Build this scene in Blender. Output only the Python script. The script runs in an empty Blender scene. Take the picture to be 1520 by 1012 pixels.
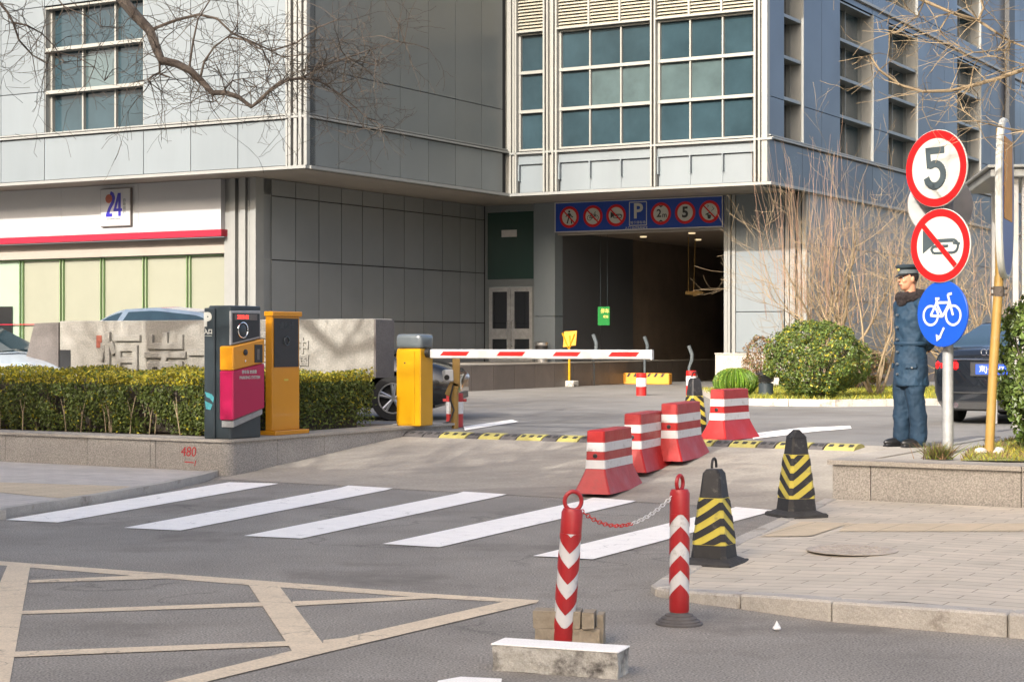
import bpy, bmesh, math, random
from mathutils import Matrix, Vector, Euler, noise as mnoise
import numpy as np
random.seed(7); np.random.seed(7)
sc = bpy.context.scene
C = sc.collection
R = math.radians
PI = math.pi
# ---------------------------------------------------------------- camera
cam_d = bpy.data.cameras.new("camera"); cam = bpy.data.objects.new("camera", cam_d); C.objects.link(cam)
cam.location = (0, 0, 1.5); cam.rotation_euler = (R(90), 0, 0)
cam_d.sensor_width = 36; cam_d.lens = 36 * 2650 / 1520
cam_d.clip_start = .1; cam_d.clip_end = 3000
sc.camera = cam
# ---------------------------------------------------------------- world and sun
SUN_EL = 26.5
w = bpy.data.worlds.new("World"); sc.world = w; w.use_nodes = True
nt = w.node_tree; nt.nodes.clear()
sky = nt.nodes.new('ShaderNodeTexSky'); sky.sky_type = 'NISHITA'; sky.sun_disc = False
sky.sun_elevation = R(SUN_EL); sky.sun_rotation = R(209); sky.altitude = 50; sky.air_density = .7; sky.dust_density = 6; sky.ozone_density = 0
bg = nt.nodes.new('ShaderNodeBackground'); bg.inputs[1].default_value = .15
wo = nt.nodes.new('ShaderNodeOutputWorld')
nt.links.new(sky.outputs[0], bg.inputs[0]); nt.links.new(bg.outputs[0], wo.inputs[0])
sd = bpy.data.lights.new("sun", 'SUN'); sd.energy = 2.45; sd.angle = R(.55); sd.color = (1, .96, .91)
so = bpy.data.objects.new("sun", sd); C.objects.link(so); so.location = (-20, -30, 30)
SAZ = R(29.0)   # travel direction of the light, clockwise from +Y
tv = Vector((math.sin(SAZ) * math.cos(R(SUN_EL)), math.cos(SAZ) * math.cos(R(SUN_EL)), -math.sin(R(SUN_EL))))
so.rotation_euler = tv.to_track_quat('-Z', 'Y').to_euler()
sc.view_settings.view_transform = 'Standard'; sc.view_settings.look = 'None'
sc.view_settings.exposure = 1.58; sc.view_settings.gamma = 1; sc.view_settings.use_curve_mapping = False
try:
    sc.cycles.max_bounces = 6; sc.cycles.use_denoising = True
except Exception: pass
# ---------------------------------------------------------------- frames
F = 2650.0; HY = 506.0; CX = 760.0
c30, s30 = math.cos(R(30)), math.sin(R(30))
def terr(V):
    t = min(1, max(0, (V - 14.9) / 4.8)); s = t * t * (3 - 2 * t)
    return .34 * (.45 * s + .55 * t)
def W(U, V, z=0): return (c30 * U + s30 * V, -s30 * U + c30 * V, z)
def toUV(x, y): return (c30 * x - s30 * y, s30 * x + c30 * y)
def GZ(px, py, z=0):
    Y = (1.5 - z) * F / (py - HY); return ((px - CX) / F * Y, Y, z)
def G(px, py, dz=0):
    z = 0
    for _ in range(40):
        p = GZ(px, py, z); U, V = toUV(p[0], p[1]); z = .6 * z + .4 * (terr(V) + dz)
    return p
def P(px, py, Y): return ((px - CX) / F * Y, Y, 1.5 - (py - HY) / F * Y)
# ---------------------------------------------------------------- materials
def _n(t, k, **kw):
    n = t.nodes.new(k)
    for a, b in kw.items(): setattr(n, a, b)
    return n
def mat(name, col, rough=.6, metal=0, var=0, vs=4, rand=0, bump=0, bs=60, stain=None, ss=1.2, st=.55, spec=.5, emit=None, coat=0, rvar=0, speck=0, sps=200, stretch=None, leaf=False, crack=None):
    m = bpy.data.materials.new(name); m.use_nodes = True; t = m.node_tree; b = t.nodes["Principled BSDF"]; L = t.links.new
    b.inputs["Base Color"].default_value = (*col, 1); b.inputs["Roughness"].default_value = rough; b.inputs["Metallic"].default_value = metal
    b.inputs["Specular IOR Level"].default_value = spec; b.inputs["Coat Weight"].default_value = coat
    tc = _n(t, 'ShaderNodeTexCoord'); src = tc.outputs['Object']
    if stretch:
        mp = _n(t, 'ShaderNodeMapping'); mp.inputs['Scale'].default_value = stretch; L(src, mp.inputs[0]); src = mp.outputs[0]
    cur = None
    def mul(fac_socket, cur):
        mx = _n(t, 'ShaderNodeMix', data_type='RGBA', blend_type='MULTIPLY'); mx.inputs[0].default_value = 1
        if cur is None: mx.inputs[6].default_value = (*col, 1)
        else: L(cur, mx.inputs[6])
        L(fac_socket, mx.inputs[7]); return mx.outputs[2]
    def rng(s, lo, hi, a=0., c=1.):
        r = _n(t, 'ShaderNodeMapRange'); r.inputs[1].default_value = a; r.inputs[2].default_value = c; r.inputs[3].default_value = lo; r.inputs[4].default_value = hi; L(s, r.inputs[0]); return r.outputs[0]
    if var:
        n = _n(t, 'ShaderNodeTexNoise'); n.inputs['Scale'].default_value = vs; n.inputs['Detail'].default_value = 6; n.inputs['Roughness'].default_value = .65; L(src, n.inputs['Vector'])
        cur = mul(rng(n.outputs[0], 1 - var, 1 + var, .3, .7), cur)
    if rand:
        g = _n(t, 'ShaderNodeNewGeometry'); cur = mul(rng(g.outputs['Random Per Island'], 1 - rand, 1 + rand), cur)
    if speck:
        v = _n(t, 'ShaderNodeTexNoise'); v.inputs['Scale'].default_value = sps; v.inputs['Detail'].default_value = 2; L(src, v.inputs['Vector'])
        cur = mul(rng(v.outputs[0], 1 - speck, 1 + speck, .32, .68), cur)
    if stain:
        n = _n(t, 'ShaderNodeTexNoise'); n.inputs['Scale'].default_value = ss; n.inputs['Detail'].default_value = 8; n.inputs['Roughness'].default_value = .7; L(src, n.inputs['Vector'])
        mx = _n(t, 'ShaderNodeMix', data_type='RGBA'); L(rng(n.outputs[0], 0, 1, st, st + .16), mx.inputs[0])
        if cur is None: mx.inputs[6].default_value = (*col, 1)
        else: L(cur, mx.inputs[6])
        mx.inputs[7].default_value = (*stain, 1); cur = mx.outputs[2]
    if crack:
        wn = _n(t, 'ShaderNodeTexNoise'); wn.inputs['Scale'].default_value = crack[0] * 2.5; wn.inputs['Detail'].default_value = 5; L(src, wn.inputs['Vector'])
        wm = _n(t, 'ShaderNodeMix', data_type='RGBA', blend_type='LINEAR_LIGHT'); wm.inputs[0].default_value = .35 / crack[0]; L(src, wm.inputs[6]); L(wn.outputs['Color'], wm.inputs[7])
        vo = _n(t, 'ShaderNodeTexVoronoi', feature='DISTANCE_TO_EDGE'); vo.inputs['Scale'].default_value = crack[0]; L(wm.outputs[2], vo.inputs['Vector'])
        mk = _n(t, 'ShaderNodeTexNoise'); mk.inputs['Scale'].default_value = crack[0] * .8; L(src, mk.inputs['Vector'])
        a_ = rng(vo.outputs['Distance'], crack[2], 1, 0, crack[1]); m_k = rng(mk.outputs[0], 1, 0, .5, .56)
        mx = _n(t, 'ShaderNodeMath', operation='MAXIMUM'); L(a_, mx.inputs[0]); L(m_k, mx.inputs[1]); cur = mul(mx.outputs[0], cur)
    if cur is not None: L(cur, b.inputs["Base Color"])
    if rvar:
        n = _n(t, 'ShaderNodeTexNoise'); n.inputs['Scale'].default_value = vs * .7; n.inputs['Detail'].default_value = 4; L(src, n.inputs['Vector']); L(rng(n.outputs[0], rough - rvar, rough + rvar, .3, .7), b.inputs["Roughness"])
    if bump:
        n = _n(t, 'ShaderNodeTexNoise'); n.inputs['Scale'].default_value = bs; n.inputs['Detail'].default_value = 4; L(src, n.inputs['Vector'])
        bm = _n(t, 'ShaderNodeBump'); bm.inputs['Strength'].default_value = bump; bm.inputs['Distance'].default_value = .02; L(n.outputs[0], bm.inputs['Height']); L(bm.outputs[0], b.inputs['Normal'])
    if emit: b.inputs["Emission Color"].default_value = (*emit[0], 1); b.inputs["Emission Strength"].default_value = emit[1]
    if leaf:
        b.inputs["Transmission Weight"].default_value = 0; b.inputs["Subsurface Weight"].default_value = 0
        tr = _n(t, 'ShaderNodeBsdfTranslucent'); ms = _n(t, 'ShaderNodeMixShader'); ms.inputs[0].default_value = .3
        if cur is not None: L(cur, tr.inputs[0])
        else: tr.inputs[0].default_value = (*col, 1)
        o = t.nodes['Material Output']; L(b.outputs[0], ms.inputs[1]); L(tr.outputs[0], ms.inputs[2]); L(ms.outputs[0], o.inputs[0])
    return m
def brickmat(name, c1, c2, cm, scale, bw=.5, rh=.25, mort=.012, rot=-30, rough=.85, var=.12, stain=None, offset=.5):
    m = bpy.data.materials.new(name); m.use_nodes = True; t = m.node_tree; b = t.nodes["Principled BSDF"]; L = t.links.new
    b.inputs["Roughness"].default_value = rough
    tc = _n(t, 'ShaderNodeTexCoord'); mp = _n(t, 'ShaderNodeMapping'); mp.inputs['Rotation'].default_value = (0, 0, R(-rot)); L(tc.outputs['Object'], mp.inputs[0])
    br = _n(t, 'ShaderNodeTexBrick'); br.offset = offset; L(mp.outputs[0], br.inputs['Vector'])
    for k, v in (('Color1', c1), ('Color2', c2), ('Mortar', cm)): br.inputs[k].default_value = (*v, 1)
    br.inputs['Scale'].default_value = scale; br.inputs['Mortar Size'].default_value = mort; br.inputs['Brick Width'].default_value = bw; br.inputs['Row Height'].default_value = rh; br.inputs['Mortar Smooth'].default_value = .3; br.inputs['Bias'].default_value = 0
    n = _n(t, 'ShaderNodeTexNoise'); n.inputs['Scale'].default_value = 2.2; n.inputs['Detail'].default_value = 8; n.inputs['Roughness'].default_value = .7; L(tc.outputs['Object'], n.inputs['Vector'])
    r = _n(t, 'ShaderNodeMapRange'); r.inputs[1].default_value = .3; r.inputs[2].default_value = .7; r.inputs[3].default_value = 1 - var; r.inputs[4].default_value = 1 + var; L(n.outputs[0], r.inputs[0])
    mx = _n(t, 'ShaderNodeMix', data_type='RGBA', blend_type='MULTIPLY'); mx.inputs[0].default_value = 1; L(br.outputs[0], mx.inputs[6]); L(r.outputs[0], mx.inputs[7])
    L(mx.outputs[2], b.inputs['Base Color'])
    bm = _n(t, 'ShaderNodeBump'); bm.inputs['Strength'].default_value = .5; bm.inputs['Distance'].default_value = .006; bm.invert = True; L(br.outputs['Fac'], bm.inputs['Height']); L(bm.outputs[0], b.inputs['Normal'])
    return m
M = {}
M['asphalt'] = mat('asphalt', (0.25, 0.23, 0.198), .9, var=.17, vs=.9, speck=.5, sps=85, bump=.12, bs=140, stain=(.155, .138, .118), ss=.6, st=.53, crack=(.32, .009, .68))
M['forecourt'] = mat('forecourt_asphalt', (0.185, 0.178, 0.165), .88, var=.14, vs=1.1, speck=.18, sps=70, bump=.25, bs=80, stain=(.15, .14, .125), ss=.5, st=.5)  # stain patches: wear, and also soft shadow streaks put into the colour
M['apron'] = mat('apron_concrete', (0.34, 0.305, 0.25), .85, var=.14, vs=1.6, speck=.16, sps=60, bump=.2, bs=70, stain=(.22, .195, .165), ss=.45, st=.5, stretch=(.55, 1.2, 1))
M['white_paint'] = mat('road_paint_white', (0.9, 0.87, 0.81), .8, var=.05, vs=6, speck=.08, sps=120, stain=(.40, .37, .33), ss=7, st=.6, crack=(1.3, .008, .6))
M['yellow_paint'] = mat('road_paint_cream', (0.64, 0.53, 0.38), .82, var=.08, vs=3, speck=.14, sps=90, stain=(.36, .29, .21), ss=5, st=.56, crack=(1.3, .01, .5))
M['granite'] = mat('granite', (0.31, 0.285, 0.25), .7, var=.1, vs=1.5, speck=.32, sps=75, rand=.05, stain=(.2, .18, .155), ss=2.5, st=.6)
M['granite_cap'] = mat('granite_cap', (0.33, 0.3, 0.255), .75, var=.12, vs=2, speck=.2, sps=90, rand=.04, stain=(.28, .25, .22), ss=3, st=.6)
M['granite_dark'] = mat('granite_brown', (0.155, 0.13, 0.11), .5, var=.15, vs=2, speck=.2, sps=60, rand=.08)
M['kerb'] = mat('kerb_stone', (0.42, 0.39, 0.34), .8, var=.12, vs=5, speck=.12, sps=120, stain=(.14, .11, .08), ss=2.6, st=.55, bump=.5, bs=30)
M['old_concrete'] = mat('old_concrete', (0.42, 0.4, 0.35), .85, var=.16, vs=9, speck=.12, sps=150, stain=(.1, .09, .08), ss=7, st=.5, bump=.9, bs=22)
M['pave_r'] = brickmat('brick_paving', (.55, .485, .39), (.48, .43, .345), (.26, .225, .18), 1, bw=.42, rh=.14, mort=.005, var=.14)
M['pave_l'] = brickmat('left_paving', (.52, .48, .43), (.46, .43, .39), (.28, .25, .22), 1, bw=.3, rh=.15, mort=.005)
M['tactile'] = brickmat('tactile_paving', (.62, .50, .34), (.57, .47, .32), (.42, .35, .25), 1, bw=.3, rh=.06, mort=.012, offset=0)
M['soil'] = mat('soil', (.10, .075, .05), .95, var=.3, vs=8, bump=.8, bs=30)
M['panel'] = mat('aluminium_panel', (0.138, 0.16, 0.172), .45, metal=.1, var=.06, vs=1.2, stretch=(1, 1, .18), rand=.045, rvar=.05)
M['panel_trim'] = mat('aluminium_trim', (0.21, 0.215, 0.205), .4, metal=.2, rand=.03, var=.05, vs=3)
M['panel_grey'] = mat('grey_panel', (0.15, 0.163, 0.162), .36, metal=.35, var=.07, vs=.5, rand=.05, rvar=.06)
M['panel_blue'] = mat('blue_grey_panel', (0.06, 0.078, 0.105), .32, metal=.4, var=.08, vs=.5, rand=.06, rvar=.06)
M['panel_low'] = mat('dim_panel', (0.185, 0.195, 0.195), .4, metal=.3, var=.08, vs=.5, rand=.05)
M['backing'] = mat('joint_black', (.015, .015, .015), .9)
M['soffit'] = mat('soffit_panel', (0.24, 0.215, 0.185), .5, metal=.2, var=.06, vs=1)
M['glass_teal'] = mat('teal_glass', (0.019, 0.036, 0.045), .07, var=.3, vs=.7, rand=.4, spec=.4, bump=.12, bs=.9)
M['glass_curtain'] = mat('curtained_glass', (0.05, 0.075, 0.078), .12, var=.2, vs=1.5, rand=.2, spec=.8)
M['glass_green'] = mat('dark_green_glass', (.012, .035, .028), .08, spec=.8)
M['glass_dark'] = mat('dark_glass', (.01, .012, .015), .05, spec=.8)
M['mullion'] = mat('pale_mullion', (0.22, 0.22, 0.2), .45, metal=.1, rand=.03, var=.04, vs=3)
M['louver'] = mat('cream_louver', (0.3, 0.28, 0.22), .5, var=.05)
M['fascia_white'] = mat('white_fascia', (0.33, 0.335, 0.34), .35, var=.02, vs=2)
M['fascia_red'] = mat('crimson_band', (0.3, 0.003, 0.02), .4)
M['blind'] = mat('pale_blind', (0.18, 0.185, 0.14), .5, var=.04, vs=1.5, coat=.3)
M['blind_pale'] = mat('paler_blind', (0.2, 0.26, 0.2), .5, var=.04, vs=1.5, coat=.3)
M['green_frame'] = mat('green_glass_edge', (0.16, 0.26, 0.11), .3)
M['black'] = mat('black_plastic', (0.016, 0.016, 0.016), .45, var=.2, vs=8)
M['rubber'] = mat('black_rubber', (.035, .034, .033), .8, var=.25, vs=10, stain=(.1, .095, .09), ss=6, st=.6, bump=.4, bs=30)
M['rubber_grey'] = mat('dusty_rubber', (.10, .092, .088), .85, var=.2, vs=12)
M['dark_metal'] = mat('dark_painted_metal', (0.028, 0.038, 0.043), .38, var=.15, vs=3, rvar=.08)
M['steel'] = mat('brushed_steel', (.55, .55, .54), .3, metal=.9, var=.05, vs=5)
M['galv'] = mat('galvanised_pole', (0.3, 0.3, 0.29), .5, metal=.35, var=.18, vs=9, stain=(.22, .16, .11), ss=7, st=.62)
M['yellow'] = mat('yellow_metal', (0.5, 0.26, 0.002), .35, var=.05, vs=2, coat=.2, stain=(.55, .34, .02), ss=4, st=.68)
M['amber'] = mat('amber_metal', (0.55, 0.23, 0.003), .35, var=.05, vs=2, coat=.2)
M['pole_yellow'] = mat('worn_yellow_pole', (0.27, 0.16, 0.035), .5, var=.12, vs=9, stain=(.28, .19, .09), ss=8, st=.58)
M['cap_grey'] = mat('grey_cap', (0.1, 0.115, 0.12), .25, coat=.4, var=.1, vs=4)
M['arm_white'] = mat('white_arm', (0.48, 0.48, 0.465), .35, var=.06, vs=6)
M['red'] = mat('red_reflective', (0.5, 0.012, 0.01), .4, var=.05, vs=6)
M['magenta'] = mat('magenta_panel', (0.36, 0.008, 0.06), .3, var=.05, vs=3)
M['red_plastic'] = mat('red_plastic', (0.37, 0.01, 0.008), .45, var=.12, vs=5, rvar=.1, stain=(.2, .03, .02), ss=5, st=.6, bump=.15, bs=25)
M['red_faded'] = mat('faded_red_plastic', (0.36, 0.03, 0.028), .5, var=.14, vs=6, rvar=.1, stain=(.22, .04, .035), ss=6, st=.57, bump=.15, bs=25)
M['red_post'] = mat('post_red', (0.36, 0.016, 0.018), .4, var=.12, vs=8, stain=(.2, .05, .045), ss=11, st=.6)
M['white_band'] = mat('white_reflective', (0.6, 0.59, 0.58), .45, var=.05, vs=6, stain=(.30, .26, .22), ss=9, st=.56)
M['cone_black'] = mat('cone_black', (0.018, 0.017, 0.017), .6, var=.3, vs=12, stain=(.12, .11, .09), ss=12, st=.57)
M['bump_yellow'] = mat('worn_yellow_rubber', (.40, .35, .10), .7, var=.15, vs=9, stain=(.2, .17, .09), ss=6, st=.55)
M['cone_yellow'] = mat('cone_yellow', (0.52, 0.43, 0.06), .45, var=.12, vs=9, stain=(.22, .19, .08), ss=9, st=.54)
M['sign_white'] = mat('sign_white', (0.42, 0.42, 0.375), .45, var=.03, vs=5)
M['sign_grey'] = mat('sign_glyph_grey', (0.04, 0.055, 0.06), .5)
M['sign_red'] = mat('sign_red', (0.45, 0.002, 0.002), .4)
M['sign_blue'] = mat('sign_blue', (0.003, 0.055, 0.36), .35, var=.04)
M['board_blue'] = mat('board_blue', (0.006, 0.04, 0.25), .35, var=.05)
M['sign_black'] = mat('sign_black', (.02, .02, .02), .5)
M['sign_back'] = mat('sign_back', (.42, .41, .39), .5, metal=.2, var=.1, vs=8)
M['stone_wall'] = mat('carved_stone', (0.28, 0.265, 0.23), .85, var=.1, vs=2.2, speck=.14, sps=40, stain=(.33, .31, .27), ss=1.6, st=.56, bump=.3, bs=40)
M['stone_brown'] = mat('brown_stone', (0.12, 0.105, 0.095), .6, var=.15, vs=3, speck=.12, sps=40)
M['bark'] = mat('bark', (0.065, 0.05, 0.038), .9, var=.3, vs=12, bump=.6, bs=40)
M['twig'] = mat('twig', (0.19, 0.14, 0.08), .85, rand=.3, var=.2, vs=6)
M['twig_dark'] = mat('dark_twig', (0.06, 0.048, 0.036), .85, rand=.3)
M['shoot'] = mat('shrub_shoot', (0.22, 0.135, 0.09), .85, rand=.35, var=.2, vs=5)
M['stem'] = mat('hedge_stem', (0.26, 0.2, 0.12), .9, rand=.3)
M['leaf_hedge'] = mat('hedge_leaf', (0.1, 0.13, 0.025), .5, rand=.5, leaf=True)
M['leaf_gold'] = mat('golden_leaf', (0.34, 0.29, 0.02), .5, rand=.5, leaf=True)
M['leaf_green'] = mat('bush_leaf', (0.1, 0.15, 0.03), .45, rand=.5, leaf=True)
M['leaf_brown'] = mat('dry_leaf', (.20, .12, .06), .8, rand=.4, leaf=True)
M['leaf_ball'] = mat('ball_leaf', (0.12, 0.22, 0.02), .5, rand=.4, leaf=True)
M['lawn'] = mat('lawn_soil', (.22, .22, .06), .95, var=.4, vs=3)
M['grass'] = mat('grass_blade', (0.2, 0.22, 0.035), .6, rand=.45, leaf=True)
M['coat'] = mat('navy_padded_cloth', (0.006, 0.028, 0.055), .75, var=.18, vs=7, bump=.35, bs=18)
M['trouser'] = mat('navy_trousers', (0.003, 0.02, 0.042), .8, var=.15, vs=8, bump=.3, bs=20)
M['fur'] = mat('dark_fur', (.02, .013, .012), .95, bump=1, bs=120)
M['skin'] = mat('skin', (.50, .23, .13), .55, var=.05, vs=20)
M['cap_cloth'] = mat('cap_cloth', (.018, .03, .038), .7, var=.15, vs=10)
M['shoe'] = mat('black_shoe', (.012, .012, .012), .3)
M['tyre'] = mat('tyre', (0.015, 0.0145, 0.014), .8)
M['rim'] = mat('alloy_rim', (.5, .5, .5), .3, metal=.8)
M['car_dark'] = mat('dark_blue_paint', (0.008, 0.011, 0.016), .22, metal=.3, coat=.8)
M['car_black'] = mat('black_paint', (0.006, 0.007, 0.008), .25, coat=.8)
M['car_silver'] = mat('silver_blue_paint', (0.25, 0.31, 0.36), .25, metal=.5, coat=.6)
M['car_white'] = mat('pearl_white_paint', (0.45, 0.52, 0.58), .25, metal=.1, coat=.7)
M['car_glass'] = mat('car_glass', (.012, .028, .035), .04, spec=.9)
M['tail_red'] = mat('tail_lamp', (.55, .01, .012), .15, coat=.6)
M['lamp_clear'] = mat('lamp_clear', (.6, .62, .62), .12, coat=.6)
M['chrome'] = mat('chrome', (.75, .76, .77), .12, metal=1)
M['plate_blue'] = mat('plate_blue', (.01, .06, .42), .4)
M['led_red'] = mat('led_display', (.12, .0, .0), .4, emit=((1, .03, .02), 2.0))
M['downlight'] = mat('downlight', (.8, .7, .5), .4, emit=((1, .78, .45), .3))
M['garage_wall'] = mat('garage_wall', (0.15, 0.115, 0.085), .6, var=.2, vs=1.5, rand=.05)
M['garage_panel'] = mat('garage_panel', (0.09, 0.095, 0.1), .35, metal=.3, rand=.05)
M['green_sign'] = mat('green_sign', (0.004, 0.13, 0.02), .4)
M['gold'] = mat('gold_text', (.7, .5, .12), .5)
M['turquoise'] = mat('turquoise_print', (0.06, 0.26, 0.28), .4, var=.2)
M['wood_orange'] = mat('orange_board', (.62, .28, .03), .6, var=.15, vs=5)
M['text_red'] = mat('red_spray_paint', (.45, .04, .04), .8)
M['seal'] = mat('seal_red', (0.28, 0.08, 0.05), .8, var=.2, vs=20)
M['indigo'] = mat('indigo_print', (0.012, 0.006, 0.25), .4)
M['brick'] = mat('brick_block', (.30, .25, .18), .9, var=.2, vs=12, rand=.1, bump=.6, bs=30)
M['iron'] = mat('cast_iron', (0.42, 0.37, 0.31), .8, var=.25, vs=10)
M['paper'] = mat('white_litter', (.8, .79, .77), .8)
M['chain_red'] = mat('chain_red', (.55, .03, .02), .45)
M['far_wall'] = mat('far_building', (.6, .56, .5), .8, var=.05, vs=.3)
# ---------------------------------------------------------------- mesh builder
class MB:
    def __init__(s): s.v = []; s.f = []; s.m = []; s.T = Matrix.Identity(4)
    def add(s, vs, fs, m=0):
        n = len(s.v); T = s.T
        s.v += [tuple(T @ Vector(p)) for p in vs]
        for f in fs: s.f.append(tuple(i + n for i in f)); s.m.append(m)
    def box(s, x0, x1, y0, y1, z0, z1, m=0, bev=0, seg=1):
        vs = [(x0, y0, z0), (x1, y0, z0), (x1, y1, z0), (x0, y1, z0), (x0, y0, z1), (x1, y0, z1), (x1, y1, z1), (x0, y1, z1)]
        fs = [(0, 3, 2, 1), (4, 5, 6, 7), (0, 1, 5, 4), (1, 2, 6, 5), (2, 3, 7, 6), (3, 0, 4, 7)]
        if bev: s.bev(vs, fs, m, bev, seg)
        else: s.add(vs, fs, m)
    def bev(s, vs, fs, m, bev, seg=1):
        bm = bmesh.new(); vv = [bm.verts.new(p) for p in vs]
        for f in fs: bm.faces.new([vv[i] for i in f])
        bmesh.ops.recalc_face_normals(bm, faces=bm.faces)
        bmesh.ops.bevel(bm, geom=list(bm.edges), offset=bev, segments=seg, affect='EDGES', profile=.5)
        bm.verts.index_update()
        s.add([tuple(v.co) for v in bm.verts], [tuple(v.index for v in f.verts) for f in bm.faces], m); bm.free()
    def obox(s, c, size, rz=0, m=0, bev=0, rx=0, ry=0):
        T0 = s.T; s.T = T0 @ Matrix.Translation(c) @ Euler((rx, ry, rz)).to_matrix().to_4x4()
        a, b, d = size; s.box(-a / 2, a / 2, -b / 2, b / 2, -d / 2, d / 2, m, bev); s.T = T0
    def prism(s, pts, a0, a1, ax='z', m=0, bev=0):
        f = {'z': lambda p, h: (p[0], p[1], h), 'y': lambda p, h: (p[0], h, p[1]), 'x': lambda p, h: (h, p[0], p[1])}[ax]
        n = len(pts); vs = [f(p, a0) for p in pts] + [f(p, a1) for p in pts]
        fs = [tuple(range(n))[::-1], tuple(range(n, 2 * n))] + [(i, (i + 1) % n, n + (i + 1) % n, n + i) for i in range(n)]
        if bev: s.bev(vs, fs, m, bev)
        else: s.add(vs, fs, m)
    def tube(s, pts, rad, n=8, m=0, cap=True):
        pts = [Vector(p) for p in pts]; k = len(pts)
        if not hasattr(rad, '__len__'): rad = [rad] * k
        vs = []; a = None
        for i, p in enumerate(pts):
            d = (pts[min(i + 1, k - 1)] - pts[max(i - 1, 0)]); d = d.normalized() if d.length > 1e-9 else Vector((0, 0, 1))
            if a is None: a = d.orthogonal().normalized()
            else:
                a = a - d * a.dot(d); a = a.normalized() if a.length > 1e-6 else d.orthogonal().normalized()
            b = d.cross(a)
            for j in range(n):
                t = 2 * PI * j / n; vs.append(tuple(p + (a * math.cos(t) + b * math.sin(t)) * rad[i]))
        fs = [(i * n + j, i * n + (j + 1) % n, (i + 1) * n + (j + 1) % n, (i + 1) * n + j) for i in range(k - 1) for j in range(n)]
        if cap: fs += [tuple(range(n))[::-1], tuple(range((k - 1) * n, k * n))]
        s.add(vs, fs, m)
    def cyl(s, p, q, r, n=16, m=0, r2=None): s.tube([p, q], [r, r if r2 is None else r2], n, m)
    def lathe(s, prof, n=24, m=0, c=(0, 0, 0), ax='z'):
        rings = []
        for r, z in prof:
            ring = []
            for j in range(n):
                t = 2 * PI * j / n; x, y = r * math.cos(t), r * math.sin(t)
                ring.append((c[0] + x, c[1] + y, c[2] + z) if ax == 'z' else ((c[0] + x, c[1] - z, c[2] + y) if ax == 'y' else (c[0] + z, c[1] + x, c[2] + y)))
            rings.append(ring)
        s.loft(rings, m)
    def loft(s, rings, m=0, caps=True, mf=None):
        n = len(rings[0]); vs = [p for r in rings for p in r]; k = len(rings)
        fs = [(i * n + j, i * n + (j + 1) % n, (i + 1) * n + (j + 1) % n, (i + 1) * n + j) for i in range(k - 1) for j in range(n)]
        if caps: fs += [tuple(range(n))[::-1], tuple(range((k - 1) * n, k * n))]
        s.add(vs, fs, m)
    def ell(s, c, r, m=0, nu=14, nv=9, rot=None):
        T0 = s.T; s.T = T0 @ Matrix.Translation(c) @ (Euler(rot).to_matrix().to_4x4() if rot else Matrix.Identity(4))
        s.loft([[(r[0] * math.sin(PI * i / nv) * math.cos(2 * PI * j / nu), r[1] * math.sin(PI * i / nv) * math.sin(2 * PI * j / nu), r[2] * -math.cos(PI * i / nv)) for j in range(nu)] for i in [.15] + list(range(1, nv)) + [nv - .15]], m)
        s.T = T0
    def torus(s, c, R0, r, ax='y', n=24, k=8, m=0, a0=0, a1=2 * PI, sx=1, sz=1):
        pts = []
        full = abs(a1 - a0 - 2 * PI) < 1e-6
        for i in range(n + 1):
            t = a0 + (a1 - a0) * i / n; x, z = R0 * math.cos(t) * sx, R0 * math.sin(t) * sz
            pts.append({'y': (c[0] + x, c[1], c[2] + z), 'x': (c[0], c[1] + x, c[2] + z), 'z': (c[0] + x, c[1] + z, c[2])}[ax])
        s.tube(pts, r, k, m, cap=not full)
    def sheet(s, pts, m=0): s.add(pts, [tuple(range(len(pts)))], m)
    def build(s, name, mats, parent=None, smooth=True, angle=32):
        me = bpy.data.meshes.new(name); me.from_pydata(s.v, [], s.f)
        if not isinstance(mats, (list, tuple)): mats = [mats]
        for k in mats: me.materials.append(M[k] if isinstance(k, str) else k)
        me.polygons.foreach_set('material_index', s.m)
        if smooth:
            me.polygons.foreach_set('use_smooth', [True] * len(s.f)); me.set_sharp_from_angle(angle=R(angle))
        me.update()
        bm = bmesh.new(); bm.from_mesh(me); bmesh.ops.recalc_face_normals(bm, faces=bm.faces) if len(s.f) < 20000 else None; bm.to_mesh(me); bm.free()
        o = bpy.data.objects.new(name, me); C.objects.link(o)
        if parent is not None: o.parent = parent
        return o
def tag(o, label=None, cat=None, group=None, kind=None):
    if label: o['label'] = label
    if cat: o['category'] = cat
    if group: o['group'] = group
    if kind: o['kind'] = kind
    return o
def thing(name, label, cat, loc=(0, 0, 0), rz=0, group=None, rot=None):
    o = bpy.data.objects.new(name, None); C.objects.link(o); o.empty_display_size = .2
    o.location = loc; o.rotation_euler = rot or (0, 0, rz); return tag(o, label, cat, group)
def copy_tree(o, parent=None):
    c = o.copy(); C.objects.link(c)
    if parent is not None: c.parent = parent
    for ch in list(o.children): copy_tree(ch, c)
    return c
def text_mesh(s, size, depth=.002, bevel=0, ax='CENTER', bold=0, res=3):
    c = bpy.data.curves.new('lettering', 'FONT'); c.body = s; c.size = size; c.extrude = depth / 2; c.bevel_depth = bevel; c.bevel_resolution = 1; c.align_x = ax; c.align_y = 'CENTER'; c.offset = bold; c.resolution_u = res
    o = bpy.data.objects.new('lettering', c); C.objects.link(o); bpy.context.view_layer.update()
    me = bpy.data.meshes.new_from_object(o.evaluated_get(bpy.context.evaluated_depsgraph_get()))
    bpy.data.objects.remove(o); return me
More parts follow.
